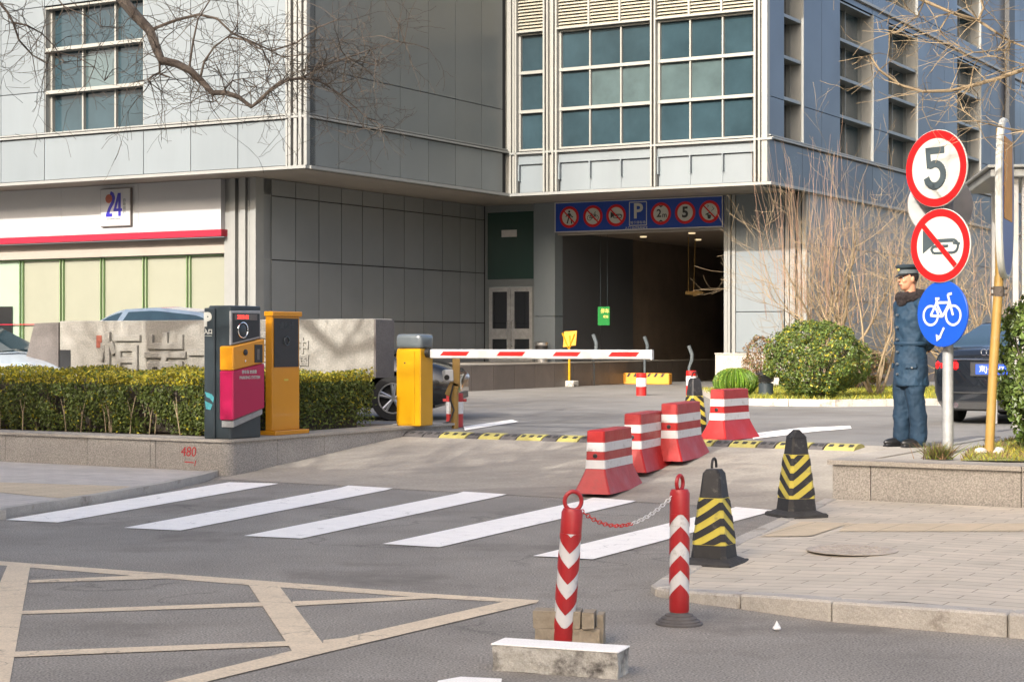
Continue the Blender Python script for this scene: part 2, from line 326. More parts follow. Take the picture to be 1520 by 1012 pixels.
def put_text(b, s, size, at, m=0, depth=.002, face='-y', sx=1, bold=0, bevel=0, ax='CENTER', sz=1, shear=0):
    """lettering added to builder b; face: the direction it looks to"""
    me = text_mesh(s, size, depth, bevel, ax, bold)
    out = []
    for v in me.vertices:
        x, y, z = v.co; x *= sx; y *= sz; x += shear * y
        out.append({'-y': (at[0] + x, at[1] - z, at[2] + y), '+x': (at[0] + z, at[1] + x, at[2] + y), '-x': (at[0] - z, at[1] - x, at[2] + y), '+y': (at[0] - x, at[1] + z, at[2] + y)}[face])
    b.add(out, [tuple(p.vertices) for p in me.polygons], m); bpy.data.meshes.remove(me)
class Glyph:
    """flat marks on a sign face looking along -y (local x right, z up); each stroke sits a hair prouder than the last"""
    def __init__(s, b, y0, m=0): s.b = b; s.y = y0; s.m = m
    def _p(s, pts, m=None):
        s.y -= .0004; s.b.prism(pts, s.y, s.y + .003, 'y', s.m if m is None else m)
    def line(s, p, q, w, m=None):
        dx, dz = q[0] - p[0], q[1] - p[1]; l = math.hypot(dx, dz) or 1; nx, nz = -dz / l * w / 2, dx / l * w / 2
        s._p([(p[0] - nx, p[1] - nz), (q[0] - nx, q[1] - nz), (q[0] + nx, q[1] + nz), (p[0] + nx, p[1] + nz)], m)
    def path(s, pts, w, m=None):
        for a, c in zip(pts[:-1], pts[1:]): s.line(a, c, w, m)
        for a in pts[1:-1]: s.disc(a, w / 2, m, n=8)
    def poly(s, pts, m=None): s._p(pts, m)
    def disc(s, c, r, m=None, n=32): s._p([(c[0] + r * math.cos(2 * PI * i / n), c[1] + r * math.sin(2 * PI * i / n)) for i in range(n)], m)
    def ring(s, c, r0, r1, m=None, n=40, sz=1):
        s.y -= .0004; y = s.y; vs = []
        for i in range(n):
            t = 2 * PI * i / n; a, d = math.cos(t), math.sin(t)
            vs += [(c[0] + r1 * a, y, c[1] + r1 * d * sz), (c[0] + r0 * a, y, c[1] + r0 * d * sz), (c[0] + r1 * a, y + .003, c[1] + r1 * d * sz), (c[0] + r0 * a, y + .003, c[1] + r0 * d * sz)]
        fs = []
        for i in range(n):
            j = (i + 1) % n; fs += [(4 * i, 4 * j, 4 * j + 1, 4 * i + 1), (4 * i, 4 * i + 2, 4 * j + 2, 4 * j), (4 * i + 1, 4 * j + 1, 4 * j + 3, 4 * i + 3)]
        s.b.add(vs, fs, s.m if m is None else m)
def leaves(name, pts, nrm, size, mats, midx, parent=None, jitter=.9, aspect=.55):
    """one mesh of small bent leaf faces at pts"""
    n = len(pts); pts = np.asarray(pts, float); nrm = np.asarray(nrm, float) + np.random.normal(0, jitter, (n, 3)); nrm /= np.linalg.norm(nrm, axis=1)[:, None] + 1e-9
    t = np.cross(nrm, np.random.normal(0, 1, (n, 3))); t /= np.linalg.norm(t, axis=1)[:, None] + 1e-9; b = np.cross(nrm, t)
    sz = (size * np.random.uniform(.6, 1.3, n))[:, None]
    fold = nrm * sz * .25
    v = np.stack([pts - t * sz, pts - b * sz * aspect + fold, pts + t * sz, pts + b * sz * aspect + fold], 1).reshape(-1, 3)
    fs = np.arange(4 * n).reshape(-1, 4)
    me = bpy.data.meshes.new(name); me.from_pydata(v.tolist(), [], fs.tolist())
    for k in mats: me.materials.append(M[k])
    me.polygons.foreach_set('material_index', np.asarray(midx, dtype=np.int32))
    o = bpy.data.objects.new(name, me); C.objects.link(o)
    if parent is not None: o.parent = parent
    return o
def in_frame(p, margin=20):
    if p[1] < .3: return False
    px = CX + p[0] / p[1] * F; py = HY - (p[2] - 1.5) / p[1] * F
    return -margin < px < 1520 + margin and -margin < py < 1012 + margin
# ================================================================ ground, paving, markings
def uvgrid(name, U0, U1, V0, V1, dz, m, nU=2, step=.4, kind='structure'):
    b = MB(); Vs = []
    v = V0
    while v < V1 - 1e-6:
        Vs.append(v); v += step if 14 < v < 20.5 else max(step, min(60, abs(v - 17) * .4))
    Vs.append(V1); Vs = sorted(set(Vs + [x for x in (14.9, 19.7) if V0 < x < V1])); Us = [U0 + (U1 - U0) * i / (nU - 1) for i in range(nU)]
    b.v = [W(u, v, terr(v) + dz) for v in Vs for u in Us]
    b.f = [(i * nU + j, i * nU + j + 1, (i + 1) * nU + j + 1, (i + 1) * nU + j) for i in range(len(Vs) - 1) for j in range(nU - 1)]
    b.m = [0] * len(b.f)
    return tag(b.build(name, m, smooth=False), kind=kind)
uvgrid('road', -500, 500, -400, 900, 0, 'asphalt')
def draped(name, pts, dz, m, n=8, kind='structure', up=False):
    """polygon laid on the terrain: cut at terrain break lines"""
    bm = bmesh.new(); vs = [bm.verts.new((U, V, 0)) for U, V in pts]; bm.faces.new(vs)
    for V in [14.9 + .4 * i for i in range(13)]:
        g = list(bm.verts) + list(bm.edges) + list(bm.faces); bmesh.ops.bisect_plane(bm, geom=g, plane_co=(0, V, 0), plane_no=(0, 1, 0))
    for v in bm.verts: v.co = Vector(W(v.co.x, v.co.y, terr(v.co.y) + dz))
    bmesh.ops.recalc_face_normals(bm, faces=bm.faces)
    if bm.faces and sum(f.normal.z for f in bm.faces) < 0: bmesh.ops.reverse_faces(bm, faces=bm.faces)
    me = bpy.data.meshes.new(name); bm.to_mesh(me); bm.free(); me.materials.append(M[m])
    o = bpy.data.objects.new(name, me); C.objects.link(o); return tag(o, kind=kind)
def px_uv(l): return [toUV(*G(x, y)[:2]) for x, y in l]
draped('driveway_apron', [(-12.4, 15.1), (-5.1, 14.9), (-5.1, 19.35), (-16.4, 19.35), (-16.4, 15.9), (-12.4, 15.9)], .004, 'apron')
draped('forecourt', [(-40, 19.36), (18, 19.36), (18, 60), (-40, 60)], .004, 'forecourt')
# crossing stripes and other paint
def marks(name, polys, m, dz=.008):
    b = MB()
    for k, pl in enumerate(polys):
        bm = bmesh.new(); bm.faces.new([bm.verts.new((*toUV(*G(x, y)[:2]), 0)) for x, y in pl])
        for V in [14.9 + .4 * i for i in range(13)]:
            g = list(bm.verts) + list(bm.edges) + list(bm.faces); bmesh.ops.bisect_plane(bm, geom=g, plane_co=(0, V, 0), plane_no=(0, 1, 0))
        bm.normal_update(); bmesh.ops.recalc_face_normals(bm, faces=bm.faces)
        if sum(f.normal.z for f in bm.faces) < 0: bmesh.ops.reverse_faces(bm, faces=bm.faces)
        bm.verts.index_update()
        b.add([W(v.co.x, v.co.y, terr(v.co.y) + dz + .0004 * k) for v in bm.verts], [tuple(v.index for v in f.verts) for f in bm.faces]); bm.free()
    return tag(b.build(name, m, smooth=False), kind='structure')
marks('zebra_crossing', [
    [(8, 772), (86, 776), (413, 718), (340, 716)], [(184, 784), (268, 788), (583, 725), (517, 721)],
    [(362, 796), (447, 800), (752, 734), (688, 730)], [(568, 808), (652, 813), (944, 744), (880, 739)],
    [(791, 826), (880, 831), (1152, 758), (1092, 753)], [(650, 1012), (684, 1006), (745, 1009), (742, 1030), (640, 1030)]], 'white_paint', .0058)
marks('box_junction_marking', [
    [(-10, 832), (378, 861), (620, 880), (800, 891), (796, 896), (630, 887), (378, 869), (0, 839), (-10, 838)],
    [(12, 837), (45, 840), (8, 1050), (-80, 1050)],
    [(43, 861), (215, 854), (262, 858), (215, 860), (43, 865)],
    [(32, 907), (392, 894), (394, 900), (31, 912)],
    [(434, 893), (630, 885), (650, 888), (434, 900)],
    [(20, 968), (432, 952), (436, 959), (18, 976)],
    [(366, 864), (412, 867), (487, 966), (437, 972)],
    [(800, 894), (747, 894), (521, 945), (250, 1012), (120, 1045), (230, 1045), (310, 1012), (490, 968)],
    [(480, 951), (524, 946), (480, 963)]], 'yellow_paint', .003)
marks('direction_arrow_marking', [[(1115, 645), (1190, 636), (1262, 633), (1264, 637), (1205, 642), (1150, 649), (1118, 653)], [(688, 634), (760, 624), (770, 627), (690, 640)]], 'white_paint', .012)
# ---------------- right pavement, kerb, plinth
KV = 9.08; SZ = .115
def hp(u, v): return SZ - .085 * max(0, 1 - math.hypot(u + 4.7, v - 9.75) / 1.8)
outer = [(-5.47, 14.95), (-5.3, 14.0), (-5.14, 12.96), (-4.98, 12.0), (-4.85, 11.03), (-4.75, 10.3), (-4.70, 9.95), (-4.64, 9.7), (-4.52, 9.52), (-4.34, 9.42), (-3.9, 9.3), (-3.3, 9.12), (-2.35, 9.08)]
inn = []
for i, (u, v) in enumerate(outer):
    p_, q_ = Vector(outer[max(0, i - 1)]), Vector(outer[min(len(outer) - 1, i + 1)]); d = (q_ - p_).normalized(); w_ = .12 + .04 * min(1, i / 10); inn.append((u - d.y * w_, v + d.x * w_))
bm = bmesh.new(); bm.faces.new([bm.verts.new((u, v, 0)) for u, v in inn + [(30, KV + .16), (30, 14.98), (-5.34, 14.98)]])
for k in range(12):
    g = list(bm.verts) + list(bm.edges) + list(bm.faces); bmesh.ops.bisect_plane(bm, geom=g, plane_co=(-5.2 + .25 * k, 0, 0), plane_no=(1, 0, 0))
    g = list(bm.verts) + list(bm.edges) + list(bm.faces); bmesh.ops.bisect_plane(bm, geom=g, plane_co=(0, 9.3 + .25 * k, 0), plane_no=(0, 1, 0))
for v in bm.verts: v.co = Vector(W(v.co.x, v.co.y, hp(v.co.x, v.co.y)))
bm.normal_update()
if sum(f.normal.z for f in bm.faces) < 0: bmesh.ops.reverse_faces(bm, faces=bm.faces)
me = bpy.data.meshes.new('brick_pavement'); bm.to_mesh(me); bm.free(); me.materials.append(M['pave_r']); o = bpy.data.objects.new('brick_pavement', me); C.objects.link(o); tag(o, kind='structure')
b = MB(); random.seed(3)
def kseg(p, q, pi_, qi, g=.004, bv=.012):
    dh = random.uniform(-.002, .005)
    P0 = Vector(p).lerp(Vector(q), g); Q0 = Vector(q).lerp(Vector(p), g); P1 = Vector(pi_).lerp(Vector(qi), g); Q1 = Vector(qi).lerp(Vector(pi_), g)
    H = lambda x: hp(x[0], x[1]) + .006 + dh
    vs = [W(*P0, -.05), W(*Q0, -.05), W(*Q1, -.05), W(*P1, -.05), W(*P0, H(P0)), W(*Q0, H(Q0)), W(*Q1, H(Q1)), W(*P1, H(P1))]
    b.bev(vs, [(0, 3, 2, 1), (4, 5, 6, 7), (0, 1, 5, 4), (1, 2, 6, 5), (2, 3, 7, 6), (3, 0, 4, 7)], 0, bv)
for i in range(len(outer) - 1): kseg(outer[i], outer[i + 1], inn[i], inn[i + 1])
u = outer[-1][0]
for L_ in [1.0, .95] + [1.0] * 14: kseg((u, KV), (u + L_, KV), (u, KV + .16), (u + L_, KV + .16)); u += L_
tag(b.build('kerb', 'kerb'), kind='structure')
b = MB(); t1 = [toUV(*GZ(x, y, SZ)[:2]) for x, y in [(1128, 797), (1205, 796), (1262, 777), (1190, 775)]]
b.sheet([W(u, v, SZ + .006) for u, v in t1])
for (xa, ya, xb, yb, h) in [(1245, 783, 1560, 783, 12)]:
    pl = [toUV(*GZ(x, y, SZ)[:2]) for x, y in [(xa, ya + h / 2), (xb, yb + h / 2), (xb, yb - h / 2), (xa + 12, ya - h / 2)]]; b.sheet([W(u, v, SZ + .004) for u, v in pl])
tag(b.build('tactile_paving_strip', 'tactile', smooth=False), kind='structure')
# manhole cover
p = GZ(1265, 816, SZ + .002); p = (p[0], p[1], SZ + .0025); t = thing('manhole_cover', 'round patterned iron manhole cover set in the brick pavement', 'manhole cover', p)
b = MB(); b.lathe([(.30, 0), (.30, .004), (.265, .005), (.265, .003), (0.01, .003)], 36); b.build('frame_ring', 'iron', t)
b = MB()
for i in range(-5, 6):
    for j in range(-5, 6):
        if math.hypot(i, j) < 5.2: b.box(i * .045 - .015, i * .045 + .015, j * .045 - .015, j * .045 + .015, .002, .007 if (i + j) % 2 else .005)
b.build('lid', 'iron', t)
# right granite plinth (planter wall)
PZ = .455
def slabs(b, u0, u1, v, z0, z1, widths, th=.06, m=0, horizontal=True, g=.004):
    u = u0
    for w_ in widths:
        e = min(u + w_, u1)
        vs = [(u + g, v, z0), (e - g, v, z0), (e - g, v + th, z0), (u + g, v + th, z0), (u + g, v, z1), (e - g, v, z1), (e - g, v + th, z1), (u + g, v + th, z1)]
        b.add([W(x, y, z) if horizontal else W(y, x, z) for x, y, z in vs], [(0, 3, 2, 1), (4, 5, 6, 7), (0, 1, 5, 4), (1, 2, 6, 5), (2, 3, 7, 6), (3, 0, 4, 7)], m); u = e
        if u >= u1 - .001: break
t = thing('planter_wall', 'low granite planter wall beside the guard, on the right pavement', 'wall')
b = MB(); slabs(b, -5.42, 14, 15.03, 0, PZ - .045, [.35, 1.3, 1.65, 1.5] + [1.5] * 8); b.build('facing_slab', 'granite', t, smooth=False)
b = MB(); slabs(b, 15.05, 19.6, -5.42, .02, PZ - .045, [1.5] * 5, horizontal=False); b.build('side_slab', 'granite', t, smooth=False)
b = MB(); slabs(b, -5.46, 14, 15.0, PZ - .04, PZ, [1.7, 1.6, 1.5] + [1.5] * 8, th=.42); slabs(b, 15.43, 19.7, -5.46, PZ - .04, PZ, [1.4] * 5, th=.3, horizontal=False); b.build('coping', 'granite_cap', t, smooth=False)
b = MB(); b.add([W(-5.3, 15.1, -.1), W(14, 15.1, -.1), W(14, 19.7, -.1), W(-5.3, 19.7, -.1), W(-5.3, 15.1, PZ - .012), W(14, 15.1, PZ - .012), W(14, 19.7, PZ - .012), W(-5.3, 19.7, PZ - .012)], [(4, 5, 6, 7), (0, 1, 5, 4), (1, 2, 6, 5), (2, 3, 7, 6), (3, 0, 4, 7)]); tag(b.build('raised_pavement', 'granite_cap', smooth=False), kind='structure')
# ---------------- left pavement and planter island
IU = -12.46
LZ = .07
b = MB(); pl = [toUV(*GZ(x, y, LZ)[:2]) for x, y in [(-700, 812), (0, 757), (60, 748), (150, 735), (250, 717), (300, 706), (326, 699)]]; pl = [(-60, pl[0][1] - .1)] + pl + [(IU - .35, 15.34), (-60, 15.34)]
b.sheet([W(u, v, LZ) for u, v in pl]); tag(b.build('left_pavement', 'pave_l', smooth=False), kind='structure')
b = MB(); e = pl[1:8]
for i in range(len(e) - 1):
    a, c = Vector(e[i]), Vector(e[i + 1]); d = (c - a).normalized(); nn = Vector((d.y, -d.x)) * .1; h = LZ + .012
    if nn.y > 0: nn = -nn
    vs = [W(*a, -.05), W(*c, -.05), W(*(c + nn), -.05), W(*(a + nn), -.05), W(*a, h), W(*c, h), W(*(c + nn), h), W(*(a + nn), h)]
    b.add(vs, [(0, 3, 2, 1), (4, 5, 6, 7), (0, 1, 5, 4), (1, 2, 6, 5), (2, 3, 7, 6), (3, 0, 4, 7)])
tag(b.build('left_kerb', 'kerb', smooth=False), kind='structure')
b = MB(); pl2 = [toUV(*GZ(x, y, LZ)[:2]) for x, y in [(-500, 722), (0, 716), (100, 719), (195, 722), (165, 729), (95, 740), (40, 735), (0, 731), (-500, 745)]]
b.sheet([W(u, v, LZ + .004) for u, v in pl2]); tag(b.build('left_tactile_strip', 'tactile', smooth=False), kind='structure')
IZ = .42
t = thing('planter_wall', 'low granite planter wall with red number 480 below the long hedge', 'wall')
b = MB(); slabs(b, IU - 18, IU - .14, 15.35, 0, IZ - .03, [1.3] * 9 + [1.35, 1.6, 1.3, .95, .08, 2], ); b.build('facing_slab', 'granite', t, smooth=False)
b = MB(); b.lathe([(.14, 0), (.14, IZ - .03)], 20, c=W(IU - .14, 15.49, 0)); b.build('corner_stone', 'granite', t)
b = MB(); slabs(b, 15.5, 20.0, IU - .06, .02, IZ - .03, [.75, .9, .95, .7, .9, .9], horizontal=False); slabs(b, IU - .9, IU - .06, 19.94, .3, IZ - .03, [1], ); b.build('side_slab', 'granite', t, smooth=False)
b = MB(); cap = [(IU - 18, 15.32), (IU - .14, 15.32)] + [(IU - .14 + .17 * math.sin(a), 15.49 - .17 * math.cos(a)) for a in [PI / 2 * i / 6 for i in range(1, 7)]] + [(IU + .03, 20.03), (IU - .42, 20.03), (IU - .42, 15.76), (IU - 18, 15.76)]
b.add([W(u, v, IZ - .03) for u, v in cap] + [W(u, v, IZ) for u, v in cap], [tuple(range(len(cap)))[::-1], tuple(range(len(cap), 2 * len(cap)))] + [(i, (i + 1) % len(cap), len(cap) + (i + 1) % len(cap), len(cap) + i) for i in range(len(cap))]); b.build('coping', 'granite_cap', t, smooth=False)
b = MB(); put_text(b, '480', .155, (0, 0, 0), depth=.003, sx=.95, sz=1.0, shear=.12); 
g = Glyph(b, 0); g.line((-.06, -.11), (.07, -.115), .012); g.line((.10, -.09), (.085, -.15), .01)
T = Matrix.Translation(W(*toUV(*GZ(273, 663, 0)[:2]))) ; q = toUV(*P(273, 668, 19.9)[:2])
b2 = MB(); b2.T = Matrix.Translation(W(-13.0, 15.348, .27)) @ Matrix.Rotation(R(-30), 4, 'Z'); b2.add(b.v, b.f); b2.build('painted_number', 'text_red', t, smooth=False)
b = MB(); b.add([W(IU - 18, 15.7, IZ - .04), W(IU - .4, 15.7, IZ - .04), W(IU - .4, 20.02, IZ - .04), W(IU - 18, 20.02, IZ - .04)], [(0, 1, 2, 3)]); tag(b.build('soil_bed', 'soil', smooth=False), kind='structure')
# ================================================================ building (local x = along the lit faces, y = away)
K = (5.736, 40.0)
bld = thing('office_building', 'grey aluminium clad office building with garage entrance in its inner corner', 'building', (K[0], K[1], 0), R(-30))
def on_y(px, y): r = (px - CX) / F; return (r * (K[1] + c30 * y) - K[0] - s30 * y) / (c30 + s30 * r)
def on_x(px, x): r = (px - CX) / F; return (K[0] + c30 * x - r * (K[1] - s30 * x)) / (c30 * r - s30)
XB = -6.72; YA = -8.2; ZS = 5.03; TOP = 14.0; XL = -8.96; YL = -6.84; YC = 2.6
zr = [6.08, 7.06, 8.02, 8.96]
def panels(b, fixed, axis, sgn, cuts, zs, th=.05, m=0, g=.009, skip=()):
    """grid of thin panels on plane axis=fixed facing sgn"""
    for i in range(len(cuts) - 1):
        for j in range(len(zs) - 1):
            a0, a1, z0, z1 = cuts[i] + g, cuts[i + 1] - g, zs[j] + g, zs[j + 1] - g; c = ((a0 + a1) / 2, (z0 + z1) / 2)
            if any(s[0] < c[0] < s[1] and s[2] < c[1] < s[3] for s in skip): continue
            f0, f1 = sorted((fixed, fixed - sgn * th))
            if axis == 'y': b.box(a0, a1, f0, f1, z0, z1, m)
            else: b.box(f0, f1, a0, a1, z0, z1, m)
# ---- wing A (lit, left)
wx0, wx1 = on_y(66, YA), on_y(213, YA)
ca = [on_y(p, YA) for p in (-560, -420, -280, -140, 1.5, 65)] + [wx1] + [on_y(p, YA) for p in (283, 353, 428)]
ca[5] = wx0
b = MB(); zsA = [6.14, 7.06, 8.96, 11.0, TOP]
panels(b, YA, 'y', -1, ca, [ZS + .05, 6.03], m=0); panels(b, YA, 'y', -1, ca, zsA, m=0, skip=[(wx0, wx1, 6, 8.97)])
b.build('wall_panels', 'panel', bld, smooth=False)
b = MB()
for (x0, x1, z0, z1) in [(-34, wx0 - .01, ZS, TOP), (wx1 + .01, XB, ZS, TOP), (wx0, wx1, 8.98, TOP), (wx0, wx1, ZS, 6.06)]: b.box(x0, x1, YA + .05, YA + .32, z0, z1)
b.build('wall_core', 'backing', bld, smooth=False)
# ---- window block helper
def window(x0, x1, z0, z1, y, cols, rows, depth=.22, gm='glass_teal', curtain=(), led=.1, mull=.045, name='window', sill=.045, axis='y', face=-1, fm='mullion'):
    def bx(B, a0, a1, d0, d1, zz0, zz1, m=0):   # d: depth behind the facade plane
        if axis == 'y': B.box(a0, a1, y + d0, y + d1, zz0, zz1, m)
        else: B.box(y - d1, y - d0, a0, a1, zz0, zz1, m)
    fr = MB(); w_ = (x1 - x0) / cols
    for i in range(1, cols): bx(fr, x0 + i * w_ - mull / 2, x0 + i * w_ + mull / 2, depth - .08, depth + .03, z0 + .002, z1 - .002)
    for i in (0, cols): 
        xx = x0 + i * w_; s_ = .05 if i == 0 else -.05
        bx(fr, min(xx, xx + s_), max(xx, xx + s_), depth - .09, depth + .03, z0 + .003, z1 - .003)
    for j in range(rows + 1):
        z = z0 + (z1 - z0) * j / rows; l_ = led if 0 < j < rows else led * .6
        bx(fr, x0 + .003, x1 - .003, .02 if 0 < j < rows else .03, depth + .028, z - sill + (.03 if j == 0 else 0), z + (.03 if j < rows else -.003))
    f = fr.build(name, fm, bld, smooth=False)
    for i in range(cols):
        for j in range(rows):
            pb = MB(); za = z0 + (z1 - z0) * j / rows + .03; zb = z0 + (z1 - z0) * (j + 1) / rows - sill
            xa = x0 + i * w_ + mull / 2; xb = x0 + (i + 1) * w_ - mull / 2
            bx(pb, xa, xb, depth + random.uniform(-.004, .004), depth + .02, za, zb)
            pb.build('pane', 'glass_curtain' if (i, j) in curtain else gm, f, smooth=False)
    cb = MB(); bx(cb, x0 - .02, x1 + .02, depth + .035, depth + .06, z0 - .02, z1 + .02); bx(cb, x0 - .02, x0, .01, depth + .06, z0, z1); bx(cb, x1, x1 + .02, .01, depth + .06, z0, z1)
    cb.build('reveal', 'panel_trim', f, smooth=False)
    return f
random.seed(11)
wdw = window(wx0 + .02, wx1 - .02, 6.1, 8.94, YA, 3, 3, depth=.26, curtain=((1, 1),), led=.1)
# ---- ledges on wings A and B, C
b = MB()
b.box(-34, XB + .05, YA - .07, YA + .04, 6.04, 6.085); b.box(-34, XB + .05, YA - .03, YA + .04, 6.11, 6.14)
b.box(-34, XB + .06, YA - .1, YA + .04, ZS - .03, ZS + .035)
b.box(XB - .04, XB + .07, YA + .041, -.1, 6.04, 6.085); b.box(XB - .04, XB + .03, YA + .041, -.1, 6.11, 6.14); b.box(XB - .04, XB + .1, YA + .041, -.1, ZS - .03, ZS + .035)
b.box(XB + .01, .12, -.12, .04, ZS - .035, ZS + .03)
b.box(XB + .01, .12, -.09, .02, 6.0, 6.05)
b.build('ledge', 'panel_trim', bld, smooth=False)
b = MB()
for x0, x1, d in [(-7.22, -7.17, .03), (-7.12, -7.06, .07), (-7.0, -6.92, .05), (-6.86, -6.78, .08), (-6.735, -6.66, .06)]: b.box(x0, x1, YA - d, YA + .05, ZS + .04, TOP - .01)
b.build('corner_trim', 'panel_trim', bld, smooth=False)
# ---- wing B (shaded side)
cb_ = [YA + .06] + [on_x(p, XB) for p in (503, 550.6, 594, 636, 676, 715)] + [on_x(746, XB)]
b = MB(); panels(b, XB, 'x', 1, cb_, [ZS + .05, 6.03]); panels(b, XB, 'x', 1, cb_, [6.14, 7.08, TOP]); b.build('side_panels', 'panel_grey', bld, smooth=False)
b = MB(); b.box(XB - .3, XB - .051, YA + .33, 0, ZS, TOP); b.build('side_core', 'backing', bld, smooth=False)
# ---- wing C (lit, centre)
b = MB()
def vm(px0, px1, y=-.05, d=.12, z0=ZS, z1=TOP): b.box(on_y(px0, 0), on_y(px1, 0), y, y + d, z0 + .04, z1 - .02)
vm(752.5, 760.5, -.07, .2); vm(761.5, 764.5, -.04, .1); vm(766.5, 769, -.09, .1)
for p in (808.5, 813.5, 821.5, 826.5): vm(p, p + 2.6, -.1, .12)
vm(814.5, 821, .0, .1)
for p in (967.5, 973): vm(p, p + 2.4, -.1, .12)
for p in (1121, 1127.5): vm(p, p + 3, -.1, .12)
vm(1131.5, 1140, -.05, .2)
b.build('vertical_mullions', 'mullion', bld, smooth=False)
bays = [(769, 808.5, 1), (829, 967, 3), (975.5, 1120.5, 3)]
cur = {1: ((1, 1), (2, 1)), 2: ((0, 1), (1, 1)), 0: ()}
for k, (p0, p1, n) in enumerate(bays):
    x0, x1 = on_y(p0, 0), on_y(p1, 0)
    window(x0, x1, 6.1, 8.92, 0, n, 3, depth=.13, curtain=cur[k], led=.14, mull=.035)
    # louvres
    lb = MB(); z = 8.97
    while z < TOP - .1:
        lb.add([(x0, .0, z), (x1, .0, z), (x1, .09, z + .055), (x0, .09, z + .055), (x0, .0, z + .018), (x1, .0, z + .018), (x1, .09, z + .073), (x0, .09, z + .073)], [(0, 1, 2, 3), (4, 5, 6, 7), (0, 1, 5, 4), (2, 3, 7, 6)]); z += .078
    lb.build('louvre', 'louver', bld, smooth=False)
    mb2 = MB()
    for i in range(1, n): xx = x0 + (x1 - x0) * i / n; mb2.box(xx - .025, xx + .025, -.03, .1, 8.96, TOP - .1)
    mb2.box(x0, x1, -.1, .12, 8.925, 8.965)
    mb2.build('louvre_frame', 'mullion', bld, smooth=False)
    pb = MB(); pb.box(x0 - .01, x1 + .01, .1, .16, ZS + .04, 5.99); pb.box(x0, x1, .02, .098, 5.76, 5.985)
    w_ = (x1 - x0) / n
    for i in range(n): pb.box(x0 + i * w_ + .004, x0 + i * w_ + .035, -.02, .097, 5.36, 5.755)
    for i in range(n): pb.box(x0 + i * w_ + .012, x0 + (i + 1) * w_ - .012, .085, .0995, ZS + .06, 5.755)
    pb.build('spandrel', 'panel', bld, smooth=False)
b = MB(); b.box(XB + .01, -.1, .17, .4, ZS, TOP); b.build('front_core', 'backing', bld, smooth=False)
# ---- wing D (shaded, right)
dw = [(1164, 1191), (1247, 1295), (1319, 1361), (1421, 1455), (1528, 1556)]
dc = [(on_x(a, 0), on_x(c, 0)) for a, c in dw]
cd = [.09]; 
for a, c in dc:
    gap = a - cd[-1]; k = max(1, round(gap / 1.15))
    if k > 1: cd += [cd[-1] + gap * i / k for i in range(1, k)]
    cd += [a, c]
cd += [cd[-1] + 1.3 * i for i in range(1, 18)]
zd = [6.14, 7.0, 9.94]; skip = [(a, c, 6.1, 9.96) for a, c in dc] + [(a, c, 10.45, 13.3) for a, c in dc]
b = MB(); panels(b, 0, 'x', 1, cd, [ZS + .05, 6.03]); panels(b, 0, 'x', 1, cd, [6.14, 7.0], skip=skip); panels(b, 0, 'x', 1, cd, [7.0, 9.94, 10.1], skip=skip); panels(b, 0, 'x', 1, cd, [10.18, 10.5, 13.3, TOP], skip=skip)
b.build('side_panels', 'panel_blue', bld, smooth=False)
b = MB(); yprev = .05
for a, c in dc:
    b.box(-.4, -.051, yprev, a - .022, ZS, TOP); b.box(-.4, -.051, a - .02, c + .02, ZS, 6.08); b.box(-.4, -.051, a - .02, c + .02, 9.97, 10.48); b.box(-.4, -.051, a - .02, c + .02, 13.32, TOP); yprev = c + .022
b.box(-.4, -.051, yprev, 50, ZS, TOP); b.build('side_core', 'backing', bld, smooth=False)
for k, (a, c) in enumerate(dc):
    window(a + .01, c - .01, 6.12, 9.92, 0, 1 if k == 0 else 2, 4, depth=.38, gm='glass_teal' if k else 'glass_dark', axis='x', mull=.03, led=.2, fm='panel_grey')
    window(a + .01, c - .01, 10.5, 13.28, 0, 1 if k == 0 else 2, 3, depth=.38, axis='x', mull=.03, led=.2, fm='panel_grey')
b = MB(); b.box(-.04, .1, .05, 50, 6.04, 6.08); b.box(-.04, .05, .05, 50, 6.105, 6.135); b.box(-.04, .12, .05, 50, ZS - .03, ZS + .035); b.box(-.04, .08, .05, 50, 10.105, 10.175)
for a, c in dc:
    b.box(-.3, .03, c - .0, c + .035, 6.14, 9.93); b.box(-.3, .03, c, c + .035, 10.5, 13.3)
b.build('ledge', 'panel_trim', bld, smooth=False)
b = MB(); y_ = on_x(1495, 0); b.box(.01, .16, y_ - .35, y_ + .35, ZS + .3, TOP - .2); b.build('rainwater_pipe', 'black', bld, smooth=False)
# roof and soffits
b = MB(); b.box(-34, XB - .32, YA + .33, 50, TOP - .3, TOP - .02); b.box(XB - .3, -.42, .41, 50, TOP - .3, TOP - .02); b.build('roof', 'panel_grey', bld, smooth=False)
b = MB()
x = -34.
while x < XB - .1:
    e = min(x + 1.2, XB - .02); b.box(x + .004, e - .004, YA + .02, -3, ZS + .002, ZS + .04); b.box(x + .004, e - .004, -2.99, YC + .3, ZS + .002, ZS + .04); x = e
x = XB - .01
while x < -.05:
    e = min(x + 1.2, -.02); b.box(x + .004, e - .004, .03, YC + 12, ZS + .002, ZS + .04); x = e
b.build('soffit', 'soffit', bld, smooth=False)
